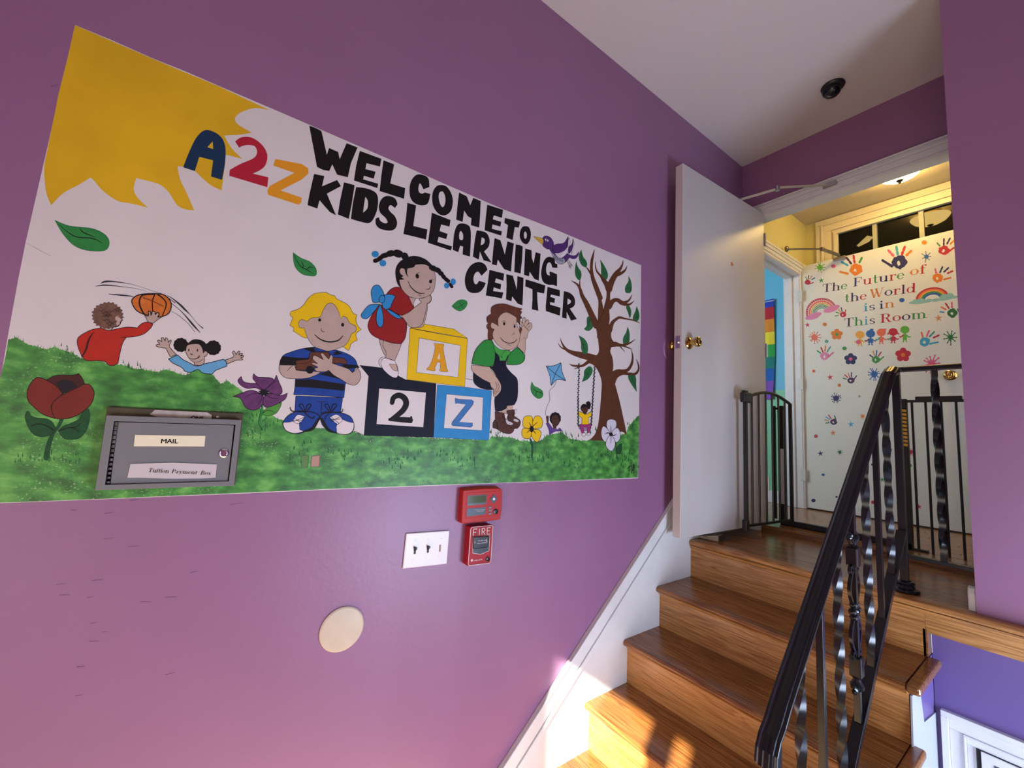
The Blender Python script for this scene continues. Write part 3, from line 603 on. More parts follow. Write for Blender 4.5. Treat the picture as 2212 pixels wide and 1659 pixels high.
quad('lcd_screen', [pq(1362, 338, LX+.0003), pq(1658, 316, LX+.0003), pq(1652, 432, LX+.0003), pq(1354, 458, LX+.0003)], mat('lcd_green', (.045, .065, .008), .15), fa, .0003, 'dark green liquid crystal screen')
quad('label_strip', [pq(1335, 545, LX), pq(1660, 515, LX), pq(1650, 640, LX), pq(1325, 680, LX)], mat('slate_label', (.045, .06, .09), .4), fa, .0012)
WHT = mat('white_print', (.75, .72, .74), .5)
wtext('SilentKnight', pq(1500, 574, LX), pq(1640, 560, LX), LX+.0004, fa, WHT, .0022)
wtext('by Honeywell', pq(1500, 598, LX), pq(1610, 588, LX), LX+.0004, fa, WHT, .0022)
MB().lathe(pq(1480, 565, LX), (1, 0, 0), [(0, .0016), (.0004, .0016), (.0004, .001)], 12).build('logo_ring', WHT, fa)
c = pq(1790, 378, LX)
NAV = mat('navy_button', (.03, .045, .075), .4)
MB().lathe(c, (1, 0, 0), [(-.001, .0125), (.001, .012), (.0012, 0)], 24).build('navigation_pad', NAV, fa)
for dy_, dz_ in ((.0, .0105), (0, -.0105), (.0105, 0), (-.0105, 0)): MB().lathe(c+Vector((0, dy_, dz_)), (1, 0, 0), [(-.001, .0055), (.0012, .0052), (.0014, 0)], 14).build('arrow_button', NAV, fa)
MB().lathe(c, (1, 0, 0), [(.0012, .0052), (.0022, .005), (.0024, 0)], 18).build('enter_button', WHT, fa)
for cy in (522, 575, 628): 
    c = pq(1727, cy, LX); MB().box(DX-.001, LX+.001, c.y-.0062, c.y+.0062, c.z-.0038, c.z+.0038).build('button', mat('grey_button', (.16, .17, .22), .4), fa, bevel=.001)
c = pq(1822, 592, LX); MB().lathe(c, (1, 0, 0), [(-.001, .0102), (.0025, .0095), (.003, .0065), (.001, .0055), (.001, 0)], 20).build('key_lock', BLK, fa, smooth=True)
# FIRE pull station
ps = thing('fire_pull_station', (0, .84, .15), 'red FIRE pull box with black handle below the annunciator', 'fire alarm')
PX = .036
o4 = [pq(1388, 858, PX), pq(1785, 822, PX), pq(1745, 1478, PX), pq(1345, 1528, PX)]; bk = [Vector((.0005, p.y, p.z)) for p in o4]
MB().add(o4+bk, [(0, 1, 2, 3), (4, 5, 6, 7), (0, 1, 5, 4), (1, 2, 6, 5), (2, 3, 7, 6), (3, 0, 4, 7)]).build('housing', RED2, ps, bevel=.003, seg=3)
LP = PX+.0008
def band(name, pts, w, parent, x, m, closed=True):
    pts = [Vector((x, p.y, p.z)) for p in pts]; n = len(pts); b = MB()
    for i in range(n if closed else n-1):
        b.tube([pts[i], pts[(i+1) % n]], w, 6, cap=True)
    return b.build(name, m, parent)
def rr(pts, k=.12):
    out = []; n = len(pts)
    for i in range(n):
        p, a, c = pts[i], pts[i-1], pts[(i+1) % n]
        for t in (0, .33, .66, 1):
            u = p+(a-p).normalized()*.006; v = p+(c-p).normalized()*.006; out.append(u.lerp(p, .6*(1-abs(2*t-1))).lerp(v, t))
    return out
band('white_border', rr([pq(1400, 862, LP), pq(1778, 828, LP), pq(1738, 1468, LP), pq(1352, 1518, LP)]), .0011, ps, LP, WHT)
def strokes_wall(name, segs, w, x, parent, m, fn):
    b = MB()
    for sgm in segs: 
        P = [fn(*q) for q in sgm]; P = [Vector((x, p.y, p.z)) for p in P]; b.tube(P, w, 6)
    return b.build(name, m, parent)
strokes_wall('fire_lettering', [[(1445, 895), (1440, 1005)], [(1445, 893), (1505, 888)], [(1442, 948), (1490, 944)], [(1548, 885), (1542, 995)], [(1592, 880), (1586, 992)], [(1592, 880), (1630, 878), (1642, 905), (1625, 932), (1590, 938)], [(1612, 936), (1640, 988)], [(1680, 868), (1674, 980)], [(1680, 868), (1735, 862)], [(1678, 922), (1722, 918)], [(1674, 980), (1728, 974)]], .0013, LP, ps, WHT, lambda a, c: pq(a, c, LP))
hd = quad('pull_handle', [pq(1440, 1020, LP), pq(1722, 1000, LP), pq(1706, 1255, LP), pq(1565, 1318, LP), pq(1432, 1298, LP)], BLK, ps, .001, 'black T shaped pull handle')
MB().add([pq(1448, 1030, PX+.008), pq(1712, 1012, PX+.008), pq(1700, 1200, PX+.006), pq(1448, 1235, PX+.006), pq(1448, 1030, PX), pq(1712, 1012, PX), pq(1700, 1200, PX), pq(1448, 1235, PX)], [(0, 1, 2, 3), (0, 1, 5, 4), (1, 2, 6, 5), (2, 3, 7, 6), (3, 0, 4, 7)]).build('handle_bar', BLK, hd, bevel=.002)
band('handle_border', [pq(1440, 1030, LP), pq(1722, 1004, LP), pq(1706, 1262, LP), pq(1565, 1322, LP), pq(1428, 1300, LP)], .0009, ps, LP+.0003, WHT)
wtext('PUSH IN', pq(1505, 1092, PX), pq(1640, 1080, PX), PX+.0088, hd, WHT, .0040)
wtext('PULL DOWN', pq(1487, 1138, PX), pq(1655, 1118, PX), PX+.0085, hd, WHT, .0042)
strokes_wall('arrow', [[(1467, 1085), (1467, 1138)], [(1673, 1052), (1672, 1108)], [(1460, 1120), (1467, 1138), (1474, 1120)], [(1665, 1092), (1672, 1108), (1680, 1092)]], .0006, PX+.0085, hd, WHT, lambda a, c: pq(a, c, PX+.0085))
wtext('FIRE-LITE', pq(1452, 1440, LP), pq(1592, 1418, LP), LP+.0004, ps, WHT, .0040)
MB().lathe(pq(1417, 1425, LP), (1, 0, 0), [(-.001, .0045), (.0006, .0045), (.0006, .0032), (-.001, .0032)], 18).build('logo_ring', WHT, ps)
MB().lathe(pq(1417, 1425, LP), (1, 0, 0), [(-.001, .0022), (.0006, .0022), (.0006, 0)], 12).build('logo_dot', WHT, ps)
MB().lathe(pq(1685, 1402, LP), (1, 0, 0), [(-.001, .0082), (.003, .0078), (.0036, .005), (.0015, .0045), (.0015, 0)], 20).build('key_lock', BLK, ps, smooth=True)
# round blank cover
rc = thing('round_cover_plate', (0, .391, -.049), 'round beige blank cover plate on the purple wall below the switch plate', 'cover plate')
MB().lathe((.0005, .391, -.049), (1, 0, 0), [(0, .064), (.003, .064), (.0055, .0615), (.006, .058), (.006, 0)], 48).build('disc', mat('beige_plastic', (.56, .47, .37), .45, var=.04, vscale=30), rc, smooth=True)
# dents of the round knob on the wall
ring = [];
for i in range(26):
    a = math.radians(95+i*7.4); c = hit(1442, 753, 0, .0012)
    ring.append(Vector((.0012, c.y+.055*math.cos(a)*.62, c.z+.055*math.sin(a))))
MB().tube(ring, [.0006+.0022*math.sin(math.pi*i/25) for i in range(26)], 6).build('wall_bumper_ring', mat('lilac_plastic', (.42, .22, .46), .4), wl, smooth=True, label='pale lilac ring stuck on the wall behind the knob')
# small scuffs on the wall paint
sc = MB(); random.seed(9)
SCF = mat('dark_scuff', (.10, .03, .10), .5)
for px, py in ((235, 1108), (290, 1180), (210, 1253), (235, 1163), (140, 1285), (195, 1290), (175, 1440), (203, 1385), (228, 1365), (368, 1455), (170, 1502), (315, 1300), (510, 1088), (130, 1262), (370, 1290), (160, 1102), (118, 185), (205, 1345), (290, 1080), (420, 1235)):
    L = random.uniform(6, 13); w_ = random.uniform(.5, .9); a = random.uniform(-.25, .05)
    P = [(px-L, py-L*a-w_), (px+L, py+L*a-.3), (px+L, py+L*a+.3), (px-L, py-L*a+w_)]
    sc.add([hit(x, y, 0, .0004) for x, y in P], [(0, 1, 2, 3)])
sc.build('scuff_marks', SCF, wl)
# ------------------------------------------------------------------ mural painted on the left wall
def P_(s):
    out = []
    for t in s.split():
        c = t.endswith('!'); a, b_ = t.rstrip('!').split(',')[:2]; out.append((float(a), float(b_), c))
    return out
def spline(pts, closed, sub=5):
    n = len(pts); res = []
    rng = range(n if closed else n-1)
    def g(i): return pts[i % n] if closed else pts[max(0, min(n-1, i))]
    for i in rng:
        p1, p2 = g(i), g(i+1); p0 = g(i-1) if not p1[2] else p1; p3 = g(i+2) if not p2[2] else p2
        for k in range(sub):
            t = k/sub; t2 = t*t; t3 = t2*t
            res.append(tuple(.5*((2*p1[j])+(-p0[j]+p2[j])*t+(2*p0[j]-5*p1[j]+4*p2[j]-p3[j])*t2+(-p0[j]+3*p1[j]-3*p2[j]+p3[j])*t3) for j in (0, 1)))
    if not closed: res.append(pts[-1][:2])
    return res
class Painter:
    """collects paint films on a plane: each (part, material) becomes one thin mesh"""
    def __init__(s, frame, ax, val, sgn, parent, base=.0004, step=.000012):
        base *= .25
        s.fr = frame; s.ax = ax; s.val = val; s.sgn = sgn; s.par = parent; s.z = base; s.step = step; s.parts = {}; s.order = []
    def frame(s, f): s.fr = f; return s
    def pt(s, x, y): 
        ox, oy, k = s.fr; return hit(ox+x/k, oy+y/k, s.ax, s.val+s.sgn*s.z)
    def mb(s, part, m):
        k = part
        if k not in s.parts: s.parts[k] = (MB(), []); s.order.append(k)
        b, ms = s.parts[k]
        if m not in ms: ms.append(m)
        return b, ms.index(m)
    def fill(s, part, m, pts, smooth=True, holes=(), ink=0, inkm=None, inkpart='outline', sub=5):
        if isinstance(pts, str): pts = P_(pts)
        s.z += s.step
        o = spline(pts, True, sub) if smooth else [p[:2] for p in pts]
        loops = [o]
        for h in holes:
            h = P_(h) if isinstance(h, str) else h; loops.append(spline(h, True, 4) if smooth else [p[:2] for p in h])
        tri = geometry.tessellate_polygon([[Vector((p[0], p[1], 0)) for p in lp] for lp in loops])
        allp = [p for lp in loops for p in lp]; b, mi = s.mb(part, m)
        b.add([s.pt(*p) for p in allp], tri, mi)
        if ink: s.line(inkpart, inkm or INKB, [(p[0], p[1], ink) for p in o]+[(o[0][0], o[0][1], ink)], raw=True)
    def line(s, part, m, pts, w=None, raw=False, sub=5, taper=False):
        if isinstance(pts, str): pts = [tuple(float(v) for v in t.split(',')) for t in pts.split()]
        pts = [(p[0], p[1], p[2] if len(p) > 2 else w) for p in pts]
        if not raw and len(pts) > 2:
            q = []; n = len(pts)
            for i in range(n-1):
                p0, p1, p2, p3 = pts[max(i-1, 0)], pts[i], pts[i+1], pts[min(i+2, n-1)]
                for k in range(sub):
                    t = k/sub; t2 = t*t; t3 = t2*t
                    q.append(tuple(.5*((2*p1[j])+(-p0[j]+p2[j])*t+(2*p0[j]-5*p1[j]+4*p2[j]-p3[j])*t2+(-p0[j]+3*p1[j]-3*p2[j]+p3[j])*t3) for j in range(3)))
            q.append(pts[-1]); pts = q
        s.z += s.step; b, mi = s.mb(part, m); n = len(pts); L = []; R = []
        for i in range(n):
            a = pts[max(i-1, 0)]; c = pts[min(i+1, n-1)]; dx, dy = c[0]-a[0], c[1]-a[1]; d = math.hypot(dx, dy) or 1; dx /= d; dy /= d
            w_ = max(pts[i][2], .1)/2
            if taper: w_ *= .25+.75*math.sin(math.pi*(i+.5)/n)
            L.append((pts[i][0]-dy*w_, pts[i][1]+dx*w_)); R.append((pts[i][0]+dy*w_, pts[i][1]-dx*w_))
        vs = [s.pt(*p) for p in L+R]; b.add(vs, [(i, i+1, n+i+1, n+i) for i in range(n-1)], mi)
        for e, sg in ((0, -1), (n-1, 1)):   # round caps
            w_ = max(pts[e][2], .1)/2*(.25 if taper else 1)
            if w_*1 > .6:
                c = pts[e]; s.z += s.step; b.add([s.pt(c[0]+w_*math.cos(2*math.pi*j/8), c[1]+w_*math.sin(2*math.pi*j/8)) for j in range(8)], [tuple(range(8))], mi)
    def ell(s, part, m, cx, cy, rx, ry, rot=0, ink=0, inkm=None, n=18, inkpart='outline'):
        s.fill(part, m, [(cx+rx*math.cos(2*math.pi*i/n)*math.cos(rot)-ry*math.sin(2*math.pi*i/n)*math.sin(rot), cy+rx*math.cos(2*math.pi*i/n)*math.sin(rot)+ry*math.sin(2*math.pi*i/n)*math.cos(rot), False) for i in range(n)], smooth=False, ink=ink, inkm=inkm, inkpart=inkpart)
    def done(s, root=None, labels={}):
        """first part becomes the group's main mesh when root is given, the rest its sub-parts"""
        main = None
        for k in s.order:
            b, ms = s.parts[k]
            nm = k if (root is None) else (root if main is None else k)
            me = bpy.data.meshes.new(nm); par = s.par if (root is None or main is None) else main; og = orgof(par)
            me.from_pydata([v-og for v in b.v], [], b.f)
            for m in ms: me.materials.append(m)
            me.polygons.foreach_set('material_index', b.m); me.update()
            N = Vector([0, 0, 0]); N[s.ax] = s.sgn
            fl_ = [p.index for p in me.polygons if p.normal.dot(N) < 0]
            if fl_:
                import bmesh
                bm = bmesh.new(); bm.from_mesh(me); bm.faces.ensure_lookup_table(); bmesh.ops.reverse_faces(bm, faces=[bm.faces[i] for i in fl_]); bm.to_mesh(me); bm.free()
            o = bpy.data.objects.new(nm, me); COL.objects.link(o); o.parent = par
            if nm == 'grass_blades': o['kind'] = 'stuff'
            if k in labels: o['label'] = labels[k]
            if root and main is None:
                main = o
                if 'main' in labels: o['label'] = labels['main']
        return main
def pm(n, h, r=.42, v=0, vs=30): return mat('mural_'+n, rgb(h), .55, var=v, vscale=vs, spec=.25)
INKB = pm('ink', '120d0e'); MWH = mat('mural_white_ground', (.66, .60, .60), .5, bump=.15, bscale=120, var=.03, vscale=6)
SKIN = pm('skin', 'b39a90', v=.05); SKIN2 = pm('skin_warm', 'bd9f8e'); YEL = pm('yellow', 'e0b60c', v=.08, vs=9); BLU = pm('royal_blue', '1c3d8c', v=.12); NAVY = pm('navy', '0d0f24', v=.2)
SKY = pm('sky_blue', '2f82bd', v=.06); REDM = pm('dress_red', '8c1c1c', v=.08); GRN = pm('leaf_green', '2f8040', v=.12, vs=60); DGR = pm('dark_leaf', '1f5a31', v=.15, vs=60)
BRN = pm('tree_brown', '57301f', v=.12); HAIRB = pm('hair_brown', '5d3326', v=.2, vs=60); SHIRTG = pm('shirt_green', '2c8437', v=.06); LBL = pm('light_blue', '5f9cc4', v=.06)
WH = pm('bright_white', 'd9cdd2'); GRS = grassmat(); ORG = pm('ball_orange', 'c4692c', v=.15, vs=60); SHO = pm('boot_brown', '4a2c22', v=.2, vs=60); DSK = pm('dark_skin', '4a2a1e'); PUR = pm('bird_purple', '4b2a66', v=.12, vs=60)
FA, FB, FC, FD, FE, FF_, FG, FI, FJ, FK, FN, FO, FX = (0, 0, 3.16), (600, 200, 3.16), (0, 600, 5.53), (300, 600, 6.506), (580, 600, 4.608), (760, 520, 5.184), (760, 680, 5.925), (980, 640, 5.35), (1100, 500, 7.373), (1100, 720, 5.027), (0, 780, 6.9125), (480, 860, 6.9125), (0, 0, 1)
mu = thing('mural', (0, .9, 1.0), 'hand painted welcome mural of children, tree and alphabet blocks on the purple wall', 'mural')
def MP(frame, base=.0010): return Painter(frame, 0, 0.0, 1, mu, base)
p = MP(FX, .0004)
p.fill('white_ground', MWH, [(162, 54), (240, 86), (330, 126), (400, 154), (532, 211), (600, 240), (700, 283), (850, 348), (960, 397), (1087, 452), (1200, 496), (1300, 538), (1385, 573), (1384, 700), (1381, 860), (1378, 1033), (1230, 1038.5), (1080, 1044), (840, 1053), (706, 1058), (480, 1068), (235, 1078), (0, 1087), (-40, 1089), (0, 826), (18, 720), (40, 600), (55, 525), (99.7, 329), (130, 195)], smooth=False)
p.done(labels={'white_ground': 'white painted ground of the mural'})
# grass
random.seed(2)
p = MP(FX, .0006)
top = [(-40, 728), (16, 734), (36, 730), (60, 743), (101, 755), (116, 749), (157, 763), (177, 774), (217, 779), (233, 788), (260, 788), (297, 797), (343, 804), (361, 798), (400, 812), (427, 798), (458, 809), (477, 829), (491, 823), (514, 838), (560, 880), (591, 899), (610, 908), (640, 925), (700, 925), (764, 932), (785, 940), (936, 946), (1056, 951), (1060, 943), (1081, 943), (1100, 944), (1126, 953), (1166, 953), (1183, 941), (1215, 934), (1229, 947), (1255, 952), (1273, 950), (1300, 950), (1352, 937), (1357, 921), (1381, 897)]
tp = []
for i in range(len(top)-1):
    a, c = top[i], top[i+1]; n = max(1, int((c[0]-a[0])/2.5))
    for k in range(n): tp.append((a[0]+(c[0]-a[0])*k/n, a[1]+(c[1]-a[1])*k/n+random.uniform(-1.8, 1.2)))
tp = [q for q in tp if q[0] > -30]
p.fill('painted_grass', GRS, [(q[0], q[1], 0) for q in [(18-.22*0, 733)]+[t for t in tp if t[0] > 18]]+[(1381, 897, 0), (1377.5, 1031.5, 0), (1180, 1039.5, 0), (990, 1046, 0), (840, 1051.5, 0), (706, 1056.5, 0), (480, 1066.5, 0), (235, 1077, 0), (0, 1086, 0), (-38, 1088, 0), (-2, 826, 0), (12, 770, 0)], smooth=False)
zg = p.z
for i in range(300):   # small tufts along the ridge
    p.z = zg
    q = random.choice(tp)
    if q[0] < 25 or q[0] > 1375 or 600 < q[0] < 1062 : continue
    p.line('painted_grass', GRS, [(q[0]+random.uniform(-2, 2), q[1]+2, 1.6), (q[0]+random.uniform(-3, 3), q[1]-random.uniform(1, 6), .5)], raw=True)
for cx, cy, n in ((100, 985, 14), (55, 995, 8), (150, 990, 10), (560, 905, 10), (585, 920, 8), (545, 940, 8), (650, 965, 8), (640, 990, 8), (725, 975, 8), (760, 985, 12), (850, 1000, 12), (890, 985, 8), (960, 985, 10), (1010, 1000, 10), (1130, 985, 14), (1170, 985, 10), (1240, 1000, 12), (1300, 985, 10), (1340, 985, 12), (1360, 1000, 6), (1070, 940, 8), (1230, 945, 8), (1355, 915, 8), (285, 790, 8), (135, 755, 6), (1290, 930, 6)):
    for k in range(n):
        p.z = zg+.00002; x = cx+random.uniform(-22, 22); y = cy+random.uniform(-10, 12); h_ = random.uniform(4, 10); p.line('grass_blades', DGR, [(x, y+1.5, .6), (x, y, 2.6), (x+random.uniform(-1, 1), y-h_, .4)], raw=True)
p.fill('outlet_patch', pm('bare_patch', 'b08b7e'), [(674, 985, 0), (691, 984, 0), (689, 1008, 0), (671, 1008, 0)], smooth=False, ink=1.6, inkm=pm('patch_edge', '7b5068'), inkpart='outlet_patch')
p.fill('outlet_patch', pm('patch_green', '5f7f4e'), [(650, 984, 0), (667, 984, 0), (665, 1010, 0), (652, 1012, 0)], smooth=False, ink=1, inkm=DGR, inkpart='outlet_patch')
p.done()
# sun
p = MP(FA)
p.fill('painted_sun', pm('sun_yellow', 'd6a91c', v=.10, vs=6), '512,172! 850,318! 1180,460! 1500,592! 1690,682! 1840,752! 1740,738 1650,765 1605,805 1625,850 1718,905! 1650,918 1530,925! 1580,1010 1655,1085! 1600,1070 1540,1055! 1535,1130 1512,1300! 1440,1265 1380,1215 1335,1170! 1270,1140 1210,1135! 1230,1225 1275,1320 1325,1435! 1270,1430 1210,1400 1150,1310 1090,1260 1010,1235 930,1215! 912,1290 940,1350 1010,1418! 900,1390 800,1370 700,1300 640,1230 615,1212! 540,1260 430,1320 350,1400! 315,1310 302,1150 320,1040! 400,640! 460,400!')
p.done()
def letters(name, frame, items, m, label=None):
    for it in items:
        q = MP(frame, .0014); ou, holes, sm = it[0], it[1] if len(it) > 1 else (), it[2] if len(it) > 2 else False
        if sm: q.fill(name, m, ou, True, holes)
        else: q.fill(name, m, ou, False, [[t for t in P_(h)] for h in holes])
        q.done(labels={name: label} if label else {})
letters('painted_letter', FA, [('1250,1142! 1290,1040 1340,940 1400,888 1470,905 1520,950 1540,1020 1535,1120 1515,1228! 1440,1205! 1455,1095! 1360,1070! 1330,1168!', ('1452,965! 1415,1005! 1455,1018!',), True)], pm('letter_navy', '14304f'), 'navy blue letter A')
letters('painted_number', FA, [('1605,965! 1650,937 1720,940 1790,990 1825,1060 1810,1130 1770,1165! 1725,1185! 1832,1210! 1825,1278! 1565,1200! 1568,1160! 1640,1120 1730,1080 1755,1040 1740,1000 1700,990 1660,995 1632,1008!', (), True)], pm('letter_red', 'ab1f34'), 'red number 2')
letters('painted_letter', FA, [('1880,1085 2060,1120 2105,1150 2105,1185 2060,1225 1915,1300 2060,1350 2058,1380 2040,1398 1830,1330 1825,1300 1840,1270 2010,1180 1865,1130', ())], pm('letter_orange', 'd9911f'), 'orange letter Z')
LB_ = [('215,225 262,243 298,262 335,425 350,378 412,405 423,455 470,345 545,375 500,480 478,578 405,560 372,490 352,535 310,528 268,508', ()),
 ('560,398 708,452 698,505 606,482 598,522 668,540 655,588 588,568 583,592 685,622 680,652 520,600 535,500', ()),
 ('722,462 795,490 768,620 870,652 862,725 695,672 708,560', ()),
 ('1035,645! 1030,590 1000,565 950,560 915,595 900,650 905,715 935,755 985,770 1025,755 1042,692! 1005,682! 985,690 965,680 960,650 970,620 985,640 995,660!', (), True),
 ('1100,632 1150,640 1185,690 1195,750 1180,810 1140,838 1095,825 1060,770 1055,700 1070,655', ('1105,682 1125,675 1140,700 1145,740 1135,775 1120,780 1105,750 1098,710',), True),
 ('1238,682 1290,708 1314,770 1335,718 1385,740 1382,830 1375,922 1318,905 1322,858 1298,845 1272,805 1262,882 1218,868 1228,760', ()),
 ('1430,765 1538,800 1530,855 1475,838 1468,865 1525,882 1520,915 1465,900 1462,930 1530,947 1525,977 1412,940 1420,850', ()),
 ('1550,855 1655,882 1645,922 1618,918 1603,1007 1560,990 1572,905 1547,890', ()),
 ('1690,912 1715,920 1728,960 1722,1005 1700,1035 1670,1022 1652,985 1655,945 1670,918', ('1690,948 1700,965 1698,990 1688,998 1680,980 1682,958',), True),
 ('248,555 318,570 302,640 405,597 432,638 335,690 398,838 355,815 285,735 270,792 203,768 215,700', ()),
 ('452,612 525,632 505,760 485,862 410,832 425,740', ()),
 ('535,645! 610,655 670,685 685,740 672,820 630,888 560,880 500,862! 512,760', ('598,712! 615,740 612,790 582,820! 590,760',), True),
 ('818,762! 800,722 750,705 710,725 690,775 700,820 735,855 750,885 730,892 700,875 690,850! 668,860! 670,900 700,930 760,942 800,930 815,890 800,845 770,815 755,790 770,768 800,788!', (), True),
 ('885,752 945,770 925,910 1022,935 1012,1003 858,965 875,860', ()),
 ('1052,820 1180,870 1172,915 1115,900 1105,945 1160,965 1150,1000 1098,985 1090,1020 1190,1050 1182,1078 1025,1025 1040,920', ()),
 ('1195,1073! 1205,960 1235,897 1300,905 1318,960 1312,1120! 1262,1105! 1265,1052! 1245,1045! 1232,1090!', ('1250,945 1265,970 1262,1005 1240,1000 1240,960',), True),
 ('1358,940! 1420,955 1445,1000 1440,1050 1408,1085! 1460,1160! 1405,1145! 1380,1085! 1372,1140! 1332,1120! 1345,1010', ('1392,988! 1412,1000 1408,1030 1385,1042!',), True),
 ('1480,993 1520,1008 1550,1105 1568,1015 1612,1030 1600,1120 1592,1222 1545,1205 1502,1140 1495,1180 1462,1172 1470,1080', ()),
 ('1445,1210 1545,1235 1540,1285 1490,1268 1482,1295 1525,1308 1520,1345 1475,1330 1470,1355 1540,1364 1530,1405 1420,1385 1435,1290', ()),
 ('1560,1240 1605,1250 1632,1345 1636,1252 1678,1265 1675,1360 1670,1453 1638,1440 1600,1392 1595,1425 1558,1412 1562,1320', ())]
letters('painted_letter', FB, LB_, INKB)
letters('painted_letter', FF_, [('1520,325! 1490,265 1420,238 1340,270 1285,350 1265,450 1290,550 1350,585 1430,575 1480,520 1500,472! 1425,448! 1400,485 1375,480 1362,430 1375,375 1410,345 1440,375 1450,395!', (), True)], INKB)
letters('painted_letter', FJ, [('105,205 165,215 215,240 205,450 180,670 80,645 90,430', ()), ('255,270 355,300 360,420 390,510 420,330 500,355 485,570 470,785 400,755 325,640 315,715 235,690 245,480', ()),
 ('720,430! 640,403 580,430 540,500 515,600 510,700 540,800 610,845 690,848! 705,852! 762,875! 762,682! 650,635! 640,662 650,700! 610,690 590,640 590,570 610,510 640,492 670,520 685,575! 765,580! 765,520 732,512!', (), True),
 ('262,762 420,810 575,860 555,988 445,965 450,1120 465,1265 360,1240 370,1080 370,920 255,875', ()), ('610,882 805,935 805,1035 665,1005 655,1042 730,1065 720,1140 652,1125 650,1165 818,1215 805,1342 585,1268 580,1200 600,1000', ()),
 ('870,950! 960,975 1030,1040 1048,1120 1030,1190 965,1230! 1078,1395! 985,1420! 915,1280! 915,1390! 840,1370! 860,1100', ('930,1068! 980,1100 975,1140 925,1168!',), True)], INKB)
# leaves
def leaf(frame, s, veins, m=GRN, w=3, name='painted_leaf'):
    q = MP(frame, .0012); q.fill(name, m, s, ink=w*.5, inkm=DGR, inkpart=name)
    for v in veins: q.line(name, INKB if m is GRN else pm('vein', '0f2c18'), v, w, taper=True)
    q.done()
leaf(FX, '119,476! 150,488 200,494 228,508 236,526 226,541 190,541 160,530 136,505', ['125,483 160,510 200,515 222,526', '172,492 180,502 205,512'], GRN, 2)
leaf(FB, '105,1092! 160,1130 220,1155 260,1200 262,1245 230,1252 170,1240 125,1200 108,1150', ['108,1100 150,1180 200,1210 250,1240', '160,1150 175,1180 168,1195', '190,1215 220,1190 240,1200'], GRN, 5)
leaf(FF_, '1118,732! 1160,690 1200,665 1250,660 1290,680 1290,720 1260,765 1210,788 1160,770', ['1130,740 1190,745 1240,710 1280,692', '1225,720 1210,700 1200,695', '1230,715 1235,735 1228,750'], GRN, 5)
leaf(FK, '247,525! 235,570 235,620 260,670 310,708 350,700 368,665 355,620 310,590 270,570', ['245,590 290,625 340,640 365,622', '325,638 350,650 362,668', '300,630 290,660 300,680'], GRN, 6)
for s, v in (('1148,290! 1112,370 1115,450 1150,530 1215,568 1240,520 1215,450 1175,400', ['1150,320 1150,420 1180,470 1225,510', '1150,480 1175,462 1200,470']), ('1067,475! 1048,600 1055,700 1095,765 1130,765 1150,700 1140,630! 1110,590 1080,530', ['1072,520 1085,640 1110,680 1125,740', '1140,640 1130,680 1115,690']), ('1450,452! 1465,560 1465,680 1500,745 1540,768 1570,720 1560,640 1510,540', ['1465,500 1510,640 1505,720', '1510,680 1540,655 1560,665']), ('1898,712! 1900,790 1850,880 1850,960 1895,982 1940,960 1952,880 1935,780', ['1860,930 1890,890 1930,920 1920,960']), ('1870,1180! 1865,1220 1895,1300 1915,1375! 1935,1350 1942,1270 1925,1210 1890,1160', ['1890,1200 1915,1270 1920,1350']), ('2030,1190! 2010,1270 1975,1350 1975,1400 2030,1435 2068,1380 2065,1290', ['2035,1230 2040,1330 2010,1400', '2000,1380 2030,1360 2055,1380']), ('1190,1552! 1235,1500 1235,1420 1250,1360 1310,1350 1355,1390 1360,1450 1330,1530 1280,1578 1230,1578', ['1300,1370 1270,1440 1260,1540', '1250,1450 1270,1430 1330,1420'])):
    leaf(FJ, s, v, pm('tree_leaf', '25633a', v=.15, vs=60), 7)
for s, v in (('755,25! 815,60 850,120 852,200 820,225 785,180 780,100', ['765,40 800,120 825,210', '800,120 830,110', '815,170 835,165']), ('1285,-70! 1270,-10 1238,50 1240,110 1270,124 1300,100 1308,20 1300,-30', ['1285,-50 1285,40 1265,110']), ('1300,430 1292,480 1320,540 1383,635! 1378,560 1375,480 1345,435', ['1310,450 1340,510 1378,600']), ('790,527! 810,470 815,410 850,368 885,362 905,400 890,450 850,500', ['880,375 850,440 805,515', '845,450 870,450', '840,430 835,410'])):
    leaf(FK, s, v, pm('tree_leaf', '25633a', v=.15, vs=60), 5)
# tree
p = MP(FK, .0010)
p.fill('trunk', BRN, '945,-100! 958,20 970,120 972,200 940,240 880,245! 850,320! 920,350 975,430 1003,530 1000,640 985,830 965,990 930,1095 870,1160! 960,1165 1010,1165! 1100,1120 1170,1075! 1230,1070 1275,1105! 1262,1020 1240,920 1200,740 1150,550! 1180,480 1250,445! 1250,395! 1180,390 1125,410! 1130,340 1120,260 1098,200 1110,150! 1190,140! 1180,100! 1130,85 1105,20 1105,-100!')
for s in ('930,270,70 820,245,75 700,215,50 620,175,30 570,100,14 555,50,4', '620,180,20 560,150,12 530,105,4', '870,300,40 800,350,28 740,355,24 690,350,18 652,330,4', '760,365,18 705,390,4', '1150,115,50 1220,130,30 1300,110,20 1370,65,4', '1220,130,20 1290,155,14 1338,175,4', '1210,150,14 1255,200,4', '1160,425,60 1230,412,38 1290,395,34 1330,330,28 1340,250,18 1325,175,4', '1230,430,40 1300,440,28 1370,440,28 1405,390,20 1400,330,14 1378,280,4'): p.line('trunk', BRN, s)
p.frame(FJ); p.fill('trunk', BRN, '1370,1500! 1395,1600 1400,1700! 1610,1700! 1625,1600 1580,1520! 1600,1400 1595,1260! 1600,1160 1610,1100! 1610,980 1640,850! 1530,860! 1550,960 1545,1060 1520,1160 1500,1240! 1480,1130 1440,1000! 1400,1020! 1420,1120 1415,1300 1410,1440! 1380,1400 1340,1380!')
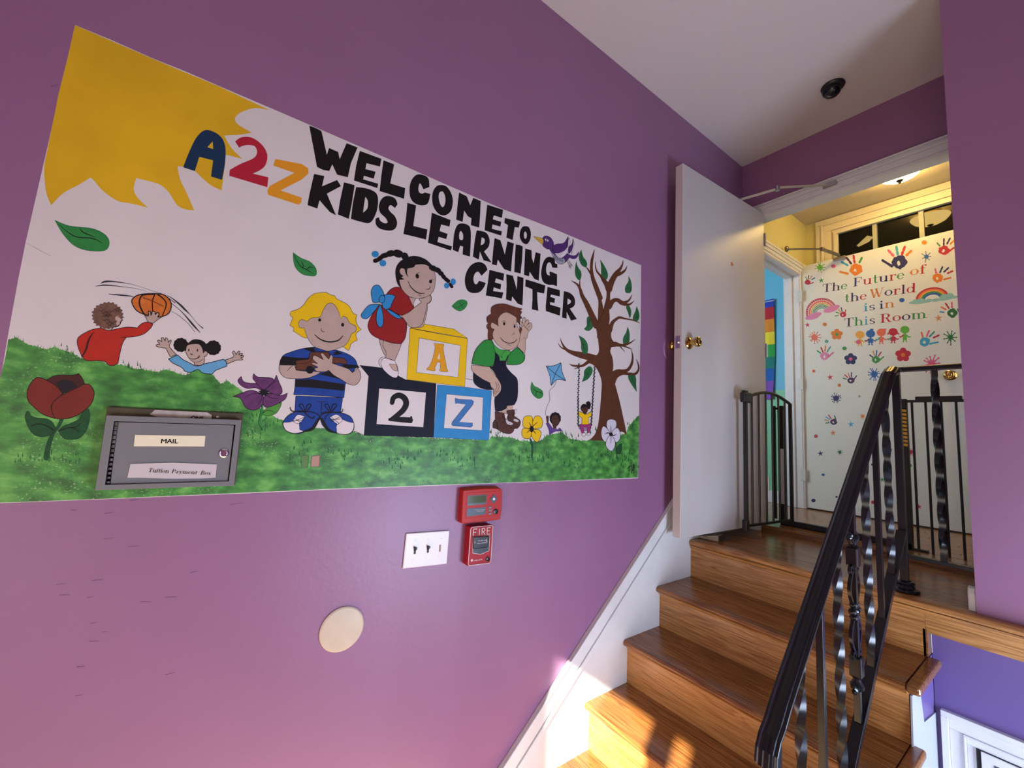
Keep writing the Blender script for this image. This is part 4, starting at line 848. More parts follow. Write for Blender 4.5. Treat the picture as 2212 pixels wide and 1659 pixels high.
for s in ('1390,1500,110 1300,1300,90 1230,1150,80 1160,1020,60 1130,920,44 1080,840,30 990,785,8', '1130,920,34 1122,850,22 1128,760,10', '1450,1060,80 1380,880,75 1330,740,60 1310,600,46 1315,480,44 1335,380,32 1358,285,5', '1320,700,40 1260,610,24 1220,560,10', '1590,920,110 1550,840,80 1500,770,60 1460,710,36 1400,640,26 1375,560,16 1370,480,4', '1590,900,110 1640,780,90 1700,680,80 1770,590,44 1805,520,24 1815,455,5', '1720,690,60 1800,655,44 1850,610,26 1878,545,5', '1590,1200,90 1650,1110,70 1720,1090,60 1800,1140,70 1870,1120,40 1920,1080,24 1960,1000,4', '1830,1160,50 1920,1160,30 1990,1105,4', '1600,1580,80 1640,1460,60 1700,1400,44 1760,1370,40 1850,1390,26 1960,1410,20 2078,1458,8'): p.line('trunk', BRN, s)
p.line('trunk', pm('bark_line', '2c150d'), '1410,1450,8 1490,1300,10 1500,1240,6')
p.done('painted_tree')
# bird
p = MP(FJ, .0016)
p.fill('body', PUR, '520,120! 560,75 610,72 660,100 700,160 710,210! 870,390! 920,350 970,375 1040,385 1080,360 1110,320! 1100,380 1060,430 1000,435 960,420 920,470 880,500! 800,440 720,380 680,345 640,285 600,280 545,240 530,200 545,150!', ink=4)
p.fill('belly', pm('bird_grey', '9896a8'), '665,320! 720,370 780,415 870,430 890,480 850,520 790,515 730,460 690,390', ink=4)
for i in range(6): p.line('outline', INKB, [(720+i*26, 385+i*10, 6), (712+i*27, 410+i*11, 8), (724+i*27, 445+i*8, 5)])
p.fill('feathers', WH, '720,345! 800,340 880,300 935,240! 940,140 960,100! 970,180 945,250 930,330 880,390 830,420 780,415', ink=4)
for i in range(7): p.line('outline', INKB, [(740+i*27, 345-i*10, 3), (765+i*24, 380-i*14, 4), (800+i*20, 415-i*22, 3)])
p.fill('wing', PUR, '700,230! 760,200 850,190 900,150 938,75! 940,150 930,230 880,300 800,340 720,345! 695,290', ink=4)
p.fill('feathers', WH, '1015,115! 1035,190 1020,270 990,370! 1000,280', ink=4); p.fill('wing', PUR, '940,340! 950,250 1000,200 1018,115! 1020,200 1000,290 960,350', ink=4)
p.fill('beak', pm('beak_yellow', 'cfa43a'), '385,78! 450,92 530,110! 548,150! 530,212! 460,150', ink=4); p.line('outline', INKB, '430,110,3 490,140,4 545,160,3')
p.ell('eye', WH, 597, 137, 34, 20, .5, ink=3); p.ell('eye', INKB, 598, 136, 9, 18)
for s in ('920,470,8 950,520,8 975,590,4', '960,530,6 945,580,3', '960,530,6 995,595,3', '945,460,8 985,520,8 1020,555,4', '985,520,6 985,560,3'): p.line('legs', pm('bird_leg', '4a3236'), s)
p.done('painted_bird')
# boy throwing the ball
p = MP(FC)
p.fill('face', SKIN, '1360,440! 1400,450 1420,450 1440,480 1465,505! 1445,515 1440,545 1410,580 1350,592! 1320,640! 1210,630! 1215,560 1300,520', ink=8, inkm=NAVY)
p.fill('jumper', pm('jumper_red', 'b02a1e', v=.06), '1205,600! 1290,630 1400,610 1520,590 1640,600! 1690,550 1760,530 1825,555! 1800,600 1720,670 1620,700 1510,712! 1470,770 1440,870 1410,1020! 1350,1050 1290,1035 1250,1000 1150,990 1040,990 980,945! 940,850 922,760 950,700 1050,640 1120,615', ink=8)
p.line('jumper', pm('jumper_line', '3a1a14'), '1120,650,8 1060,740,22 1030,850,24 985,935,18'); p.line('outline', INKB, '1440,715,4 1500,708,8')
hp = []
for i in range(46):
    a = 2*math.pi*i/46; r = 1+(.09 if i % 2 else -.03)+random.uniform(-.03, .03); hp.append((1285+178*r*math.cos(a), 452+150*r*math.sin(a), 1))
p.fill('hair', pm('curly_brown', '6e4f42', v=.25, vs=90), hp, ink=3)
for i in range(14): x = 1150+random.random()*250; y = 350+random.random()*210; p.line('hair', pm('curl_line', '3a2620'), [(x, y, 4), (x+25, y+18, 8), (x+50, y-5, 7), (x+75, y+12, 4)])
p.fill('face', SKIN, '1380,470 1405,450 1430,465 1455,500 1440,520 1430,560 1400,575! 1385,545 1400,520 1378,500'); p.line('outline', NAVY, '1400,455,6 1440,480,6 1462,505,8 1440,525,8 1430,560,8 1380,590,8')
p.fill('hand', SKIN, '1770,530! 1745,480 1725,445! 1760,460 1775,450! 1770,400 1795,405 1805,450! 1820,400 1850,405 1855,440! 1880,415 1900,430 1880,470! 1925,460 1930,470 1870,510 1830,545!', ink=7, inkm=NAVY)
p.fill('ball', ORG, '1575,290 1600,235 1680,200 1840,190 1960,205 2030,270 2045,350 2010,430 1930,465! 1890,470! 1900,430 1880,415 1855,440! 1850,405 1820,400! 1805,450! 1795,405 1770,400! 1775,450! 1700,430 1620,380', ink=12, inkpart='ball')
p.line('ball', INKB, '1840,195,18 1700,210,18 1665,300,18 1700,400,18 1730,440,14'); p.line('ball', INKB, '1850,200,14 1820,280,14 1825,400,10'); p.line('ball', INKB, '1880,195,18 1960,260,14 1985,330,14 1940,450,10'); p.line('ball', pm('ball_line', '6a3110'), '1715,240,12 1800,270,10 1950,340,8')
p.done('painted_child', {'main': 'painted child in red jumper throwing a ball'})
p = MP(FC)
for s in ('1200,70,4 1260,45,22 1400,50,12 1600,85,4 1800,150,4 1950,200,4 2090,300,10', '1140,102,4 1250,88,16 1400,100,8 1600,125,4 1750,160,3', '1300,195,6 1450,208,18 1590,222,8'): p.line('motion_lines', pm('brush_grey', '2e2b38'), s)
p.frame(FD)
for s in ('400,250,6 470,290,12 580,380,26 640,440,26 720,520,8 820,640,6 900,710,14', '460,360,8 560,440,8 650,530,14 760,660,26 860,770,8', '455,470,4 560,530,6 700,650,6 785,760,6'): p.line('motion_lines', pm('brush_grey', '2e2b38'), s)
p.done()
# girl with puffs, arms raised
p = MP(FD)
for pts in ('380,990! 440,1110! 530,1080! 480,1030 430,965 455,890 440,875 415,910! 405,860 375,845 370,890! 345,845 315,850 325,900! 280,875 262,890 295,935! 250,940 250,965 330,985', '1215,1155! 1330,1110 1315,1050 1340,1030 1365,1080! 1395,1035 1420,1040 1400,1085! 1450,1060 1450,1085 1420,1100! 1470,1095 1465,1115 1430,1125! 1455,1140 1450,1155 1370,1160 1235,1215!'):
    p.fill('arms', SKIN, pts, ink=9)
p.fill('shirt', LBL, '415,1140! 545,1085! 620,1150 700,1190 790,1235 850,1235 920,1210! 1050,1180 1190,1145! 1225,1180 1240,1240! 1110,1290 1070,1310 1030,1355! 900,1340 830,1290 720,1330 640,1310! 600,1260 480,1200', ink=10)
for cx, cy, s_, r in ((590, 945, 11, 100), (1045, 985, 12, 105)):
    p.fill('hair', INKB, [(cx+r*(1+.07*(i % 2))*math.cos(2*math.pi*i/22), cy+r*(1+.07*(i % 2))*math.sin(2*math.pi*i/22)*.95, 0) for i in range(22)])
p.fill('hair', INKB, '690,920! 760,870 850,870 930,910 960,980 950,1060! 900,1060 890,1000 820,940 700,945! 670,1030!')
p.fill('face', SKIN, '680,950 760,930 850,935 895,1000 905,1060! 930,1030 965,1050 950,1100 920,1100! 915,1200 850,1232 780,1220! 775,1190! 720,1150 680,1090 660,1030', ink=8)
p.line('outline', INKB, '770,1185,6 850,1180,6 900,1140,6'); p.ell('outline', INKB, 702, 1015, 9, 20); p.ell('outline', INKB, 822, 1018, 9, 20); p.line('outline', INKB, '725,1065,8 745,1080,14 755,1075,6')
p.fill('outline', INKB, '705,1120! 760,1140 820,1125 852,1088! 855,1115 800,1145 740,1145')
p.done('painted_child', {'main': 'painted child with two hair puffs and raised arms'})
# blond boy with truck
p = MP(FE)
p.fill('shirt', BLU, '450,690! 340,705 220,740 140,780 107,870! 270,870! 268,1010! 262,1090 250,1165! 400,1168 600,1180 750,1195! 765,1060! 885,870! 860,810 790,760 680,720! 580,735', ink=5)
p.fill('stripes', INKB, '140,782! 280,795! 430,800! 400,830! 270,870! 108,868! 115,820'); p.fill('stripes', INKB, '268,1015! 430,1010! 760,1060! 750,1125! 500,1100 268,1085!'); p.fill('stripes', INKB, '600,930! 500,960! 720,1010! 640,940!'); p.fill('stripes', INKB, '760,860! 890,870! 908,895! 790,905! 720,870!'); p.fill('stripes', INKB, '345,705! 450,692! 470,740! 420,735!'); p.fill('stripes', INKB, '640,770! 680,725! 740,760!')
p.fill('trousers', BLU, '272,1175! 740,1195! 718,1330! 700,1350! 520,1390! 300,1350! 262,1330!', ink=5)
p.line('outline', INKB, '478,1235,5 590,1235,5'); p.line('outline', INKB, '530,1235,7 525,1350,7')
hair = '575,145! 620,170 660,180! 680,210 740,240 800,280 840,350 880,370! 870,420 890,480 922,515! 870,560 885,620! 830,650 815,680 810,700! 795,725! 740,685! 600,690 420,600 372,600! 350,595 320,580! 270,545 242,530! 250,500 212,475! 230,430 240,400 215,370 225,335! 300,310 355,265! 400,200 470,155'
p.fill('hair', YEL, hair, ink=4)
p.fill('face', SKIN, '385,435! 430,400 510,390 540,330 580,265 640,255 690,320 720,405! 740,380! 780,400 810,450 865,480 870,530 825,560! 790,640 730,690 580,730 450,680 385,590 355,500! 310,495 298,450 330,415', ink=4)
p.fill('hair', YEL, '720,405! 740,380! 728,345! 700,330! 705,350!')
p.ell('outline', INKB, 509, 420, 15, 17); p.ell('outline', INKB, 738, 468, 15, 19); p.line('outline', INKB, '525,505,5 530,530,6 558,540,5'); p.line('outline', INKB, '462,568,7 520,615,12 600,638,14 690,625,12 740,578,7')
p.fill('shirt', BLU, '455,690! 580,730! 570,735! 490,735!', ink=4); p.fill('shirt', BLU, '590,730! 680,718! 620,770! 600,740!', ink=4)
p.fill('arms', SKIN, '107,868! 260,870! 275,920! 370,930! 450,930 520,940! 470,970 380,1000 260,1005 160,990 110,930', ink=5); p.line('outline', INKB, '190,925,4 215,895,5 245,872,4')
p.fill('toy_truck', pm('truck_brown', '613526', v=.15, vs=60), '272,825! 400,810! 415,750! 450,740 600,740! 612,790! 640,790! 750,800! 780,830! 775,860! 650,850! 470,850! 450,920! 275,920!', ink=5)
p.ell('toy_truck', INKB, 412, 915, 40, 40); p.line('toy_truck', INKB, '272,860,4 410,838,5 440,760,4')
p.fill('arms', SKIN, '890,900! 915,950 912,1010 870,1065 800,1060 720,1010 650,970 600,920! 560,935 480,930 455,900! 490,890 430,860! 440,845 490,855! 440,810 450,775 480,780 545,815! 520,760 540,750 580,790 600,810! 620,770 640,785 635,850! 720,880 800,910 835,945!', ink=5); p.line('outline', INKB, '800,908,4 835,945,5')
for sx in (0, 1):
    f = (lambda s: s) if sx == 0 else None
    shoe = '505,1400! 470,1460 400,1510 330,1545 250,1550 180,1525 145,1470 150,1430 200,1370 280,1330 360,1330 440,1340 500,1370' if not sx else '515,1400! 540,1470 600,1515 680,1545 760,1562 820,1545 850,1500 845,1440 810,1380 720,1345 640,1340 560,1350 520,1370'
    p.fill('shoes', BLU, shoe, ink=7)
    p.fill('shoes', WH, '150,1440! 220,1435 300,1400! 310,1510! 350,1530! 260,1548 180,1522 148,1470' if not sx else '848,1445! 780,1430 720,1400! 675,1480! 680,1545! 760,1560 820,1540 848,1495', ink=3)
    p.fill('shoes', WH, '270,1380! 300,1362 360,1380! 330,1430! 290,1452 240,1430!' if not sx else '610,1390! 670,1360 715,1380! 735,1420 690,1460! 660,1440!', ink=4)
    a, c = ((250, 1400), (350, 1450)) if not sx else ((620, 1390), (720, 1450))
    for q in ((a[0], c[1]-20, c[0], a[1]-10), (a[0]+10, a[1], c[0]-20, c[1]), (a[0]-10, a[1]+25, c[0], a[1]+15)): p.line('laces', INKB, [(q[0], q[1], 5), (q[2], q[3], 5)], raw=True)
    X = 365 if not sx else 620
    for sg in (-1, 1): p.line('laces', INKB, [(X, 1345, 8), (X+sg*40, 1300, 8), (X+sg*60, 1265, 8), (X+sg*25, 1262, 8), (X, 1330, 7)])
p.line('laces', INKB, '218,1290,7 230,1325,10 300,1335,9 420,1335,8 500,1365,8'); p.line('laces', INKB, '360,1340,8 400,1380,10 440,1400,12 460,1375,7'); p.line('laces', INKB, '520,1370,8 570,1340,9 700,1340,9 735,1330,9 740,1305,6'); p.line('laces', INKB, '610,1345,8 570,1380,8 560,1420,6')
p.line('outline', INKB, '350,1530,14 440,1500,30 515,1400,24 590,1510,30 680,1545,12')
p.line('outline', INKB, '850,1525,4 945,1565,5')
p.done('painted_child', {'main': 'painted blond child in striped shirt hugging a toy truck'})
# girl leaning on the blocks
p = MP(FF_, .0013)
p.fill('legs', SKIN, '305,1100! 350,1115! 370,1200 375,1290! 350,1250 320,1170', ink=5); p.fill('legs', SKIN, '355,1115! 555,1150! 540,1200 480,1345! 380,1310! 385,1250 350,1180', ink=5)
p.fill('shoes', WH, '375,1300! 330,1310 302,1350 310,1390 330,1410!', ink=5); p.fill('shoes', WH, '380,1312! 340,1330 325,1370 345,1430 400,1490 460,1530 505,1530 520,1480 510,1410 480,1345! 430,1330', ink=5); p.fill('shoes', SKIN2, '420,1380! 500,1385! 515,1460! 470,1450 440,1420', ink=4)
p.fill('dress', REDM, '240,810! 200,880 180,950 200,1020 250,1070 340,1110 450,1145 555,1155! 600,1080 615,950 600,900 560,860! 480,800 400,760 320,720', ink=6)
p.fill('dress', REDM, '545,525! 590,580 640,630 680,700 693,745 660,790 600,825 540,835! 480,800 420,770! 390,700 380,620 430,550 490,520', ink=6)
p.fill('arms', SKIN, '800,960! 825,880 845,780 850,710! 885,680 892,640 880,600! 850,640 830,720 800,880 740,970', ink=4)
p.fill('arms', SKIN, '640,630! 720,645! 690,700 690,745! 665,690', ink=4)
p.fill('arms', SKIN, '555,840! 640,800 700,750 782,688! 755,665 758,645! 800,640 875,605! 890,640 880,680 835,708! 832,780 810,860 790,930 740,970! 690,975 640,955 600,900', ink=5)
p.fill('ribbon', SKY, '385,765! 430,780 530,840 555,872! 500,865 420,810', ink=5)
p.fill('ribbon', SKY, '310,710! 200,720 130,790 105,840 130,870 180,865 260,780', ink=6); p.fill('ribbon', SKY, '320,710! 280,800 275,900 300,960 330,965 352,920 345,800', ink=6)
p.fill('ribbon', SKY, '300,690! 240,690 222,630 218,560 250,505 300,500 340,550 360,610 330,650', ink=6); p.fill('ribbon', SKY, '340,700! 370,605! 430,600 488,620! 450,700 430,750 380,770 345,740', ink=6); p.ell('ribbon', SKY, 337, 655, 32, 45, .2, ink=6)
for cx, cy, a, c in ((262, 150, 40, 36), (348, 252, 38, 36), (1135, 460, 30, 36), (1063, 503, 30, 32)): p.ell('hair_tie', SKY, cx, cy, a, c)
p.fill('hair', INKB, '560,540! 510,480 488,370 500,290 550,225 640,180 720,172 800,195 860,235 920,310 900,400 700,420')
p.fill('face', SKIN, '530,440! 550,520 590,580 640,622 720,645 800,638 870,610 915,560 933,480 935,400 920,340 870,290 800,262 710,268! 690,295 625,308! 615,330! 560,305 535,335 545,372 575,395! 552,412! 585,432! 545,435', ink=4)
p.fill('hair', INKB, '700,262! 690,295 625,308! 618,360 635,412! 605,370 590,310! 640,270!')
for s in ('620,215,60 590,170,80', '535,150,84 500,140,84', '450,140,70 420,145,70', '390,160,56 350,170,56', '330,185,50 300,210,50', '285,218,44 262,225,50', '890,300,56 915,310,66', '950,325,58 970,335,58', '990,360,52 1005,372,52', '1020,395,46 1035,412,46', '1050,428,42 1080,452,44', '1100,485,30 1120,515,36'): p.line('hair', INKB, s)
p.ell('outline', INKB, 733, 397, 19, 27, -.2); p.ell('outline', INKB, 883, 457, 17, 20); p.line('outline', INKB, '720,380,4 735,365,5 760,358,3'); p.line('outline', INKB, '880,445,4 895,435,4 918,435,3')
p.line('outline', INKB, '630,450,4 655,510,9 710,565,11 760,588,10 818,590,4'); p.line('outline', INKB, '880,512,5 868,540,6 830,545,4'); p.line('outline', INKB, '740,608,4 760,608,5 780,620,3')
p.done('painted_child', {'main': 'painted girl with braids, red dress and blue bow leaning on the blocks'})
# blocks
def block(items, frame=FG, label=None):
    q = MP(frame, .0011)
    for part, m, s, ink in items: q.fill(part, m, s, False, ink=ink)
    return q
q = block([('top', NAVY, '100,645 400,680 700,835 215,785', 3), ('front', NAVY, '215,785 720,835 1080,880 1045,1570 155,1545', 3), ('panel', MWH, '350,940 950,995 915,1440 315,1400', 4)])
q.line('numeral', INKB, '515,1125,60 535,1060,66 605,1030,72 675,1070,76 695,1140,76 660,1215,72 590,1280,66 515,1330,50', w=50); q.line('numeral', INKB, '485,1340,40 600,1340,66 748,1350,74'); q.line('numeral', INKB, '760,1310,28 758,1375,28'); q.done('painted_block', {'main': 'navy block with number 2'})
q = block([('top', YEL, '745,170 920,118 1305,182 1480,300', 5), ('front', YEL, '745,172 1100,240 1480,305 1445,918 703,830', 5), ('panel', MWH, '860,295 1390,392 1358,800 830,738', 5)])
q.fill('letter', pm('letter_gold', 'd8981c'), '1055,380! 1060,368 1175,375! 1178,395 1170,410! 1175,480 1200,600 1215,690! 1230,715 1215,730 1130,722! 1122,705 1135,690! 1130,608! 1095,605! 1062,680! 1068,705 1050,718 965,705! 955,690 980,675! 1020,600 1050,500 1068,405!', True, ['1120,490! 1095,565! 1128,568!'], ink=4, inkpart='letter'); q.done('painted_block', {'main': 'yellow block with letter A'})
q = block([('front', SKY, '1095,895 1440,925 1790,970 1755,1605 1045,1570', 4), ('panel', MWH, '1212,1015 1680,1058 1665,1480 1178,1450', 4), ('letter', pm('letter_steel_blue', '3f72ad', v=.1), '1320,1072 1345,1070 1360,1080 1535,1088 1562,1110 1550,1150 1375,1370 1520,1385 1545,1380 1545,1425 1520,1440 1290,1420 1275,1405 1285,1370 1460,1150 1350,1130 1325,1138', 4)]); q.done('painted_block', {'main': 'sky blue block with letter Z'})
# boy in overalls
p = MP(FI, .0014)
p.fill('legs', SKIN2, '610,1290! 625,1270 680,1260! 680,1320! 620,1310!', ink=3); p.fill('legs', SKIN2, '545,1330! 615,1290! 610,1360! 560,1345!', ink=3)
p.fill('boots', SHO, '615,1320! 735,1305! 700,1380 765,1430 770,1480 740,1525 700,1530! 620,1420!', ink=4); p.fill('boots', SHO, '478,1330! 625,1358! 600,1440 640,1470 695,1500 690,1560 640,1590 560,1570 500,1535 452,1520! 455,1460 480,1430!', ink=5)
p.fill('boots', WH, '585,1352! 628,1362! 600,1440!', ink=2); p.fill('boots', WH, '700,1310! 735,1305! 710,1370!', ink=2); p.ell('boots', WH, 645, 1467, 42, 18, .3, ink=2); p.ell('boots', WH, 722, 1435, 34, 14, .3, ink=2)
for s in ('470,1430,10 505,1480,12 505,1530,10', '575,1380,4 600,1420,6 640,1400,4', '600,1420,5 570,1470,4', '600,1430,5 650,1440,4', '680,1360,4 700,1390,6 740,1395,4', '600,1455,4 680,1480,4', '690,1425,3 750,1445,3', '715,1310,3 680,1390,4', '560,1380,4 580,1420,5 600,1410,4'): p.line('laces', INKB, s)
p.fill('overalls', NAVY, '228,880! 320,940 410,990 430,1050 460,1078! 380,1078 290,1050 232,990', ink=4)
p.fill('overalls', NAVY, '470,640! 530,700! 530,745! 600,745! 625,690! 605,800 660,880 730,950 742,1050 735,1180 700,1255! 620,1265 600,1300 520,1330 480,1320! 475,1180 520,1110 545,1040 470,880 415,815! 465,800 480,700', ink=4)
p.fill('arms', SKIN2, '210,795! 415,815! 470,900 520,970 548,1030 540,1100 475,1165 455,1100 470,1080! 430,1040 420,1000! 330,955 240,890 205,840', ink=4)
for s in ('480,985,4 500,1040,5 470,1110,4', '505,990,4 525,1050,5 490,1110,4', '465,1090,4 475,1130,4 530,1085,4'): p.line('outline', INKB, s)
p.fill('shirt', SHIRTG, '440,510! 370,505 300,560 240,650 208,780! 300,795 400,812 460,798! 478,720 478,640 465,560', ink=6)
p.fill('shirt', SHIRTG, '735,590! 780,630 825,685! 810,750 740,790 612,790! 630,690! 655,650!', ink=6)
p.fill('collar', pm('collar_green', '3f9a3f'), '440,515! 470,560 530,610 600,625 650,625! 655,660 620,695! 600,745! 530,745! 525,700 480,640 465,580', ink=4); p.line('outline', INKB, '600,628,4 560,665,4 560,710,4'); p.line('outline', INKB, '560,710,4 480,650,3')
p.fill('arms', SKIN2, '770,440! 780,370 795,350! 765,320 768,275 800,320! 800,260 825,245 830,300! 850,270 870,290 850,330! 890,305 905,330 900,370 860,420 848,480 828,500! 828,590 822,665! 735,580!', ink=4)
for s in ('800,330,4 830,360,5 865,395,5', '845,335,3 830,355,3', '820,300,3 815,335,3', '880,340,3 850,375,3', '808,480,4 830,478,4'): p.line('outline', INKB, s)
p.fill('hair', HAIRB, '610,90! 555,85 490,95 440,125 430,180 440,200! 385,240 385,290 400,310! 380,350 400,390! 395,450 400,500! 440,505! 470,470 460,400 480,350 520,360! 740,300 760,440 775,430! 790,380! 760,340! 765,270! 790,250! 770,220! 790,180! 770,165! 795,145! 730,130 650,105', ink=3)
p.fill('face', SKIN2, '440,300! 500,330 515,350! 515,260 555,205 610,185 680,215 725,245! 735,340 765,420 762,500 735,570 680,610 620,620 560,600 500,550 460,490 450,430 470,380! 440,370 428,340', ink=4)
p.ell('outline', INKB, 584, 317, 13, 20); p.ell('outline', INKB, 704, 348, 11, 17); p.line('outline', INKB, '560,300,3 580,285,5 605,295,3'); p.line('outline', INKB, '685,325,3 705,322,4 722,332,3')
p.line('outline', INKB, '695,415,4 700,435,5 670,445,4'); p.line('outline', INKB, '538,475,5 580,520,9 640,542,9 700,530,9 735,492,4'); p.line('outline', INKB, '620,563,4 640,560,4 660,573,4')
p.line('outline', INKB, '140,952,4 220,968,4')
p.done('painted_child', {'main': 'painted child in green shirt and navy overalls sitting on the Z block'})
# flowers
p = MP(FN)
DG2 = pm('stem_dark', '1d4d2b', v=.2, vs=60)
p.line('stem', DG2, '920,870,60 870,980,50 800,1060,60 750,1180,70 720,1280,80 690,1440,90')
p.fill('leaves', DG2, '375,850 395,760 430,755 470,820 560,850 690,860 780,910 830,1000! 790,1080 700,1120 600,1130 500,1090 430,1000', ink=6); p.fill('leaves', DG2, '870,1040! 950,970 1080,920 1180,860 1240,750 1300,705 1335,760 1335,880 1290,1030 1200,1140 1080,1170 950,1150', ink=6)
p.line('leaves', INKB, '470,970,10 560,940,14 680,960,14 800,1030,16'); p.line('leaves', INKB, '890,1040,16 1000,1000,14 1130,985,12 1200,930,8'); p.line('leaves', INKB, '1080,1000,8 1150,1030,10 1190,1065,6')
TR = pm('tulip_red', '752a22', v=.15, vs=14); TD = pm('tulip_dark', '47211f', v=.15)
p.fill('petals', TD, '700,280! 830,215 1000,210 1110,205 1175,185! 1230,260 1270,350! 1170,400! 1000,470 900,430', ink=8); p.fill('petals', pm('tulip_core', '231d24'), '830,330! 900,290 1000,280 1090,310 1160,385! 1050,430 940,490! 900,420')
p.fill('petals', TR, '560,245 640,260 760,320 870,400 935,490! 840,590 770,660 780,760 830,860! 650,800 520,700 420,590 405,470 430,380 490,290', ink=10); p.fill('petals', TR, '1330,350 1390,420 1405,510 1360,640 1230,760 1080,840 930,865 830,850 780,760 780,650 850,560 980,480 1150,400 1250,350', ink=10)
p.done('painted_flower', {'main': 'red tulip'})
p = MP(FD, .0012); PT = pm('petal_purple', '603362', v=.25, vs=50)
p.done() if False else None
p.frame(FO); p.line('stem', GRN, '600,100,30 590,220,36 565,330,36 605,465,10'); p.line('stem', INKB, '590,110,6 560,260,8 545,380,8 600,465,6')
p.fill('leaf', pm('leaf_light', '4c8c3a', v=.15), '595,240! 660,150 760,100 890,65! 860,150 800,230 700,262 630,255', ink=6); p.line('leaf', INKB, '600,230,6 680,180,8 780,210,6')
p.frame(FD)
p.frame(FX)
for s in ('568,852! 545,843 525,848 503,857! 517,859 524,868 530,880 545,886 560,882 570,868', '568,846! 553,838 534,839 520,832 514,822 521,813! 526,824 540,828 558,830', '564,840! 551,824 546,817 548,807! 556,814 572,815 587,817 592,823 585,834 575,842', '572,843! 584,830 592,822 597,810! 603,826 609,840 608,850 596,853', '575,848! 595,852 609,854 621,849! 616,862 600,872 585,878 572,879 568,866'): p.fill('petals', PT, s, ink=1.2)
for s in ('566,850,1 548,850,1.5 528,858,.6', '572,852,1 588,860,1.5 604,860,.6', '572,842,1 585,832,1.4 598,822,.6', '567,856,1 562,868,1.5 552,880,.6'): p.line('petals', pm('petal_vein', '2a1230'), s)
p.fill('petals', pm('flower_core', '14101c'), [(570+(13 if i % 2 else 8)*math.cos(math.pi*i/8), 848+(9 if i % 2 else 6)*math.sin(math.pi*i/8), 0) for i in range(16)])
p.done('painted_flower', {'main': 'purple pointed flower'})
p = MP(FK, .0012)
p.line('stem', DG2, '230,1150,22 250,1230,24 245,1350,18')
for s in ('250,1040! 160,1020 148,960 170,905 240,900 255,960', '250,1040! 255,960 280,905 330,900 362,950 350,1020 300,1035', '240,1045! 160,1030 135,1070 150,1130 200,1145 235,1120', '245,1045! 240,1110 270,1160 310,1180 340,1120 345,1070 310,1045'): p.fill('petals', YEL, s, ink=5)
for s in ('215,970,4 235,1000,8 245,1030,6', '310,965,4 265,1000,8 250,1030,6', '190,1080,4 215,1060,8 240,1050,6', '290,1095,4 270,1065,8 250,1050,6'): p.line('petals', INKB, s)
p.ell('petals', INKB, 243, 1040, 24, 34); p.done('painted_flower', {'main': 'yellow four petal flower'})
p = MP(FK, .0014)
p.line('stem', DG2, '1155,1160,12 1165,1300,14 1180,1390,8'); p.fill('leaf', DG2, '1165,1300! 1175,1230 1220,1195! 1220,1270 1195,1310', ink=4)
for s in ('1105,1095! 1060,1020 1065,950 1110,932 1160,955 1160,1020', '1105,1095! 1140,1040 1180,1030 1205,1080 1200,1150 1165,1185 1130,1150', '1105,1095! 1060,1030 1020,1010 1000,1060 1005,1130 1040,1180 1070,1160', '1105,1095! 1060,1150 1050,1220 1085,1270 1120,1275 1150,1220 1145,1160'): p.fill('petals', pm('petal_white', 'ccc8d6'), s, ink=5)
for s in ('1105,1095,10 1105,1050,8 1103,1005,4', '1105,1095,12 1070,1080,10 1042,1095,5', '1105,1095,12 1135,1110,10 1160,1095,5', '1105,1100,8 1105,1150,6 1102,1195,4'): p.line('petals', INKB, s)
p.ell('petals', INKB, 1105, 1097, 20, 20); p.done('painted_flower', {'main': 'white four petal flower'})
# kite child
p = MP(FK, .0012)
p.fill('kite', LBL, '402,355! 490,350 562,318! 575,420 615,515! 520,505 455,568! 440,460', ink=6); p.line('kite', INKB, '562,320,5 500,440,6 455,566,5'); p.line('kite', INKB, '402,355,5 500,440,6 615,515,5')
p.line('string', INKB, '510,520,4 490,570,4 435,630,4 440,720,4 400,820,4 395,880,4 410,900,4')
p.fill('jumper', pm('jumper_purple', '5b3a86', v=.15, vs=60), '400,980! 430,975! 470,1030! 520,1045 550,1030 575,1062! 500,1065 435,1105! 430,1050', ink=4)
p.fill('face', DSK, '400,905! 425,900 425,970! 410,980!', ink=3); p.fill('hair', INKB, [(500+60*(1+.06*(i % 2))*math.cos(2*math.pi*i/20), 925+66*(1+.06*(i % 2))*math.sin(2*math.pi*i/20), 0) for i in range(20)])
p.fill('face', DSK, '460,930 475,895 520,890 540,930 540,980 510,1015 515,1038! 480,1030! 470,990', ink=3); p.ell('hair', INKB, 487, 925, 5, 5); p.ell('hair', INKB, 517, 925, 5, 5); p.line('hair', pm('mouth_dark', '230c08'), '488,985,4 505,995,6 522,985,4')
p.done('painted_child', {'main': 'small painted child flying a blue kite'})
# swing child
p = MP(FK, .0016)
CH = pm('chain_grey', '35353a')
for (x0, y0, x1, y1, x2, y2) in ((760, 335, 748, 700, 750, 1000), (928, 370, 908, 700, 890, 995)):
    for i in range(34):
        t = i/33; x = (x0+(x1-x0)*t*2 if t < .5 else x1+(x2-x1)*(t-.5)*2); y = (y0+(y1-y0)*t*2 if t < .5 else y1+(y2-y1)*(t-.5)*2)
        p.ell('chain', CH, x+(3 if i % 2 else -3), y, 9, 12, .5, n=8)
p.fill('seat', pm('seat_mauve', '8d7a9c'), '755,1010! 890,1010! 880,1040 820,1055 765,1040', ink=4)
p.fill('shoes', WH, '790,1085 820,1080 830,1105 805,1118 788,1105', ink=4); p.fill('shoes', WH, '845,1085 875,1080 880,1100 860,1112 845,1102', ink=4)
p.fill('trousers', pm('trousers_pink', '99306f'), '765,990! 790,985 880,985 885,1010 870,1080! 848,1080! 845,1020! 805,1020! 815,1080! 785,1080 770,1020', ink=4)
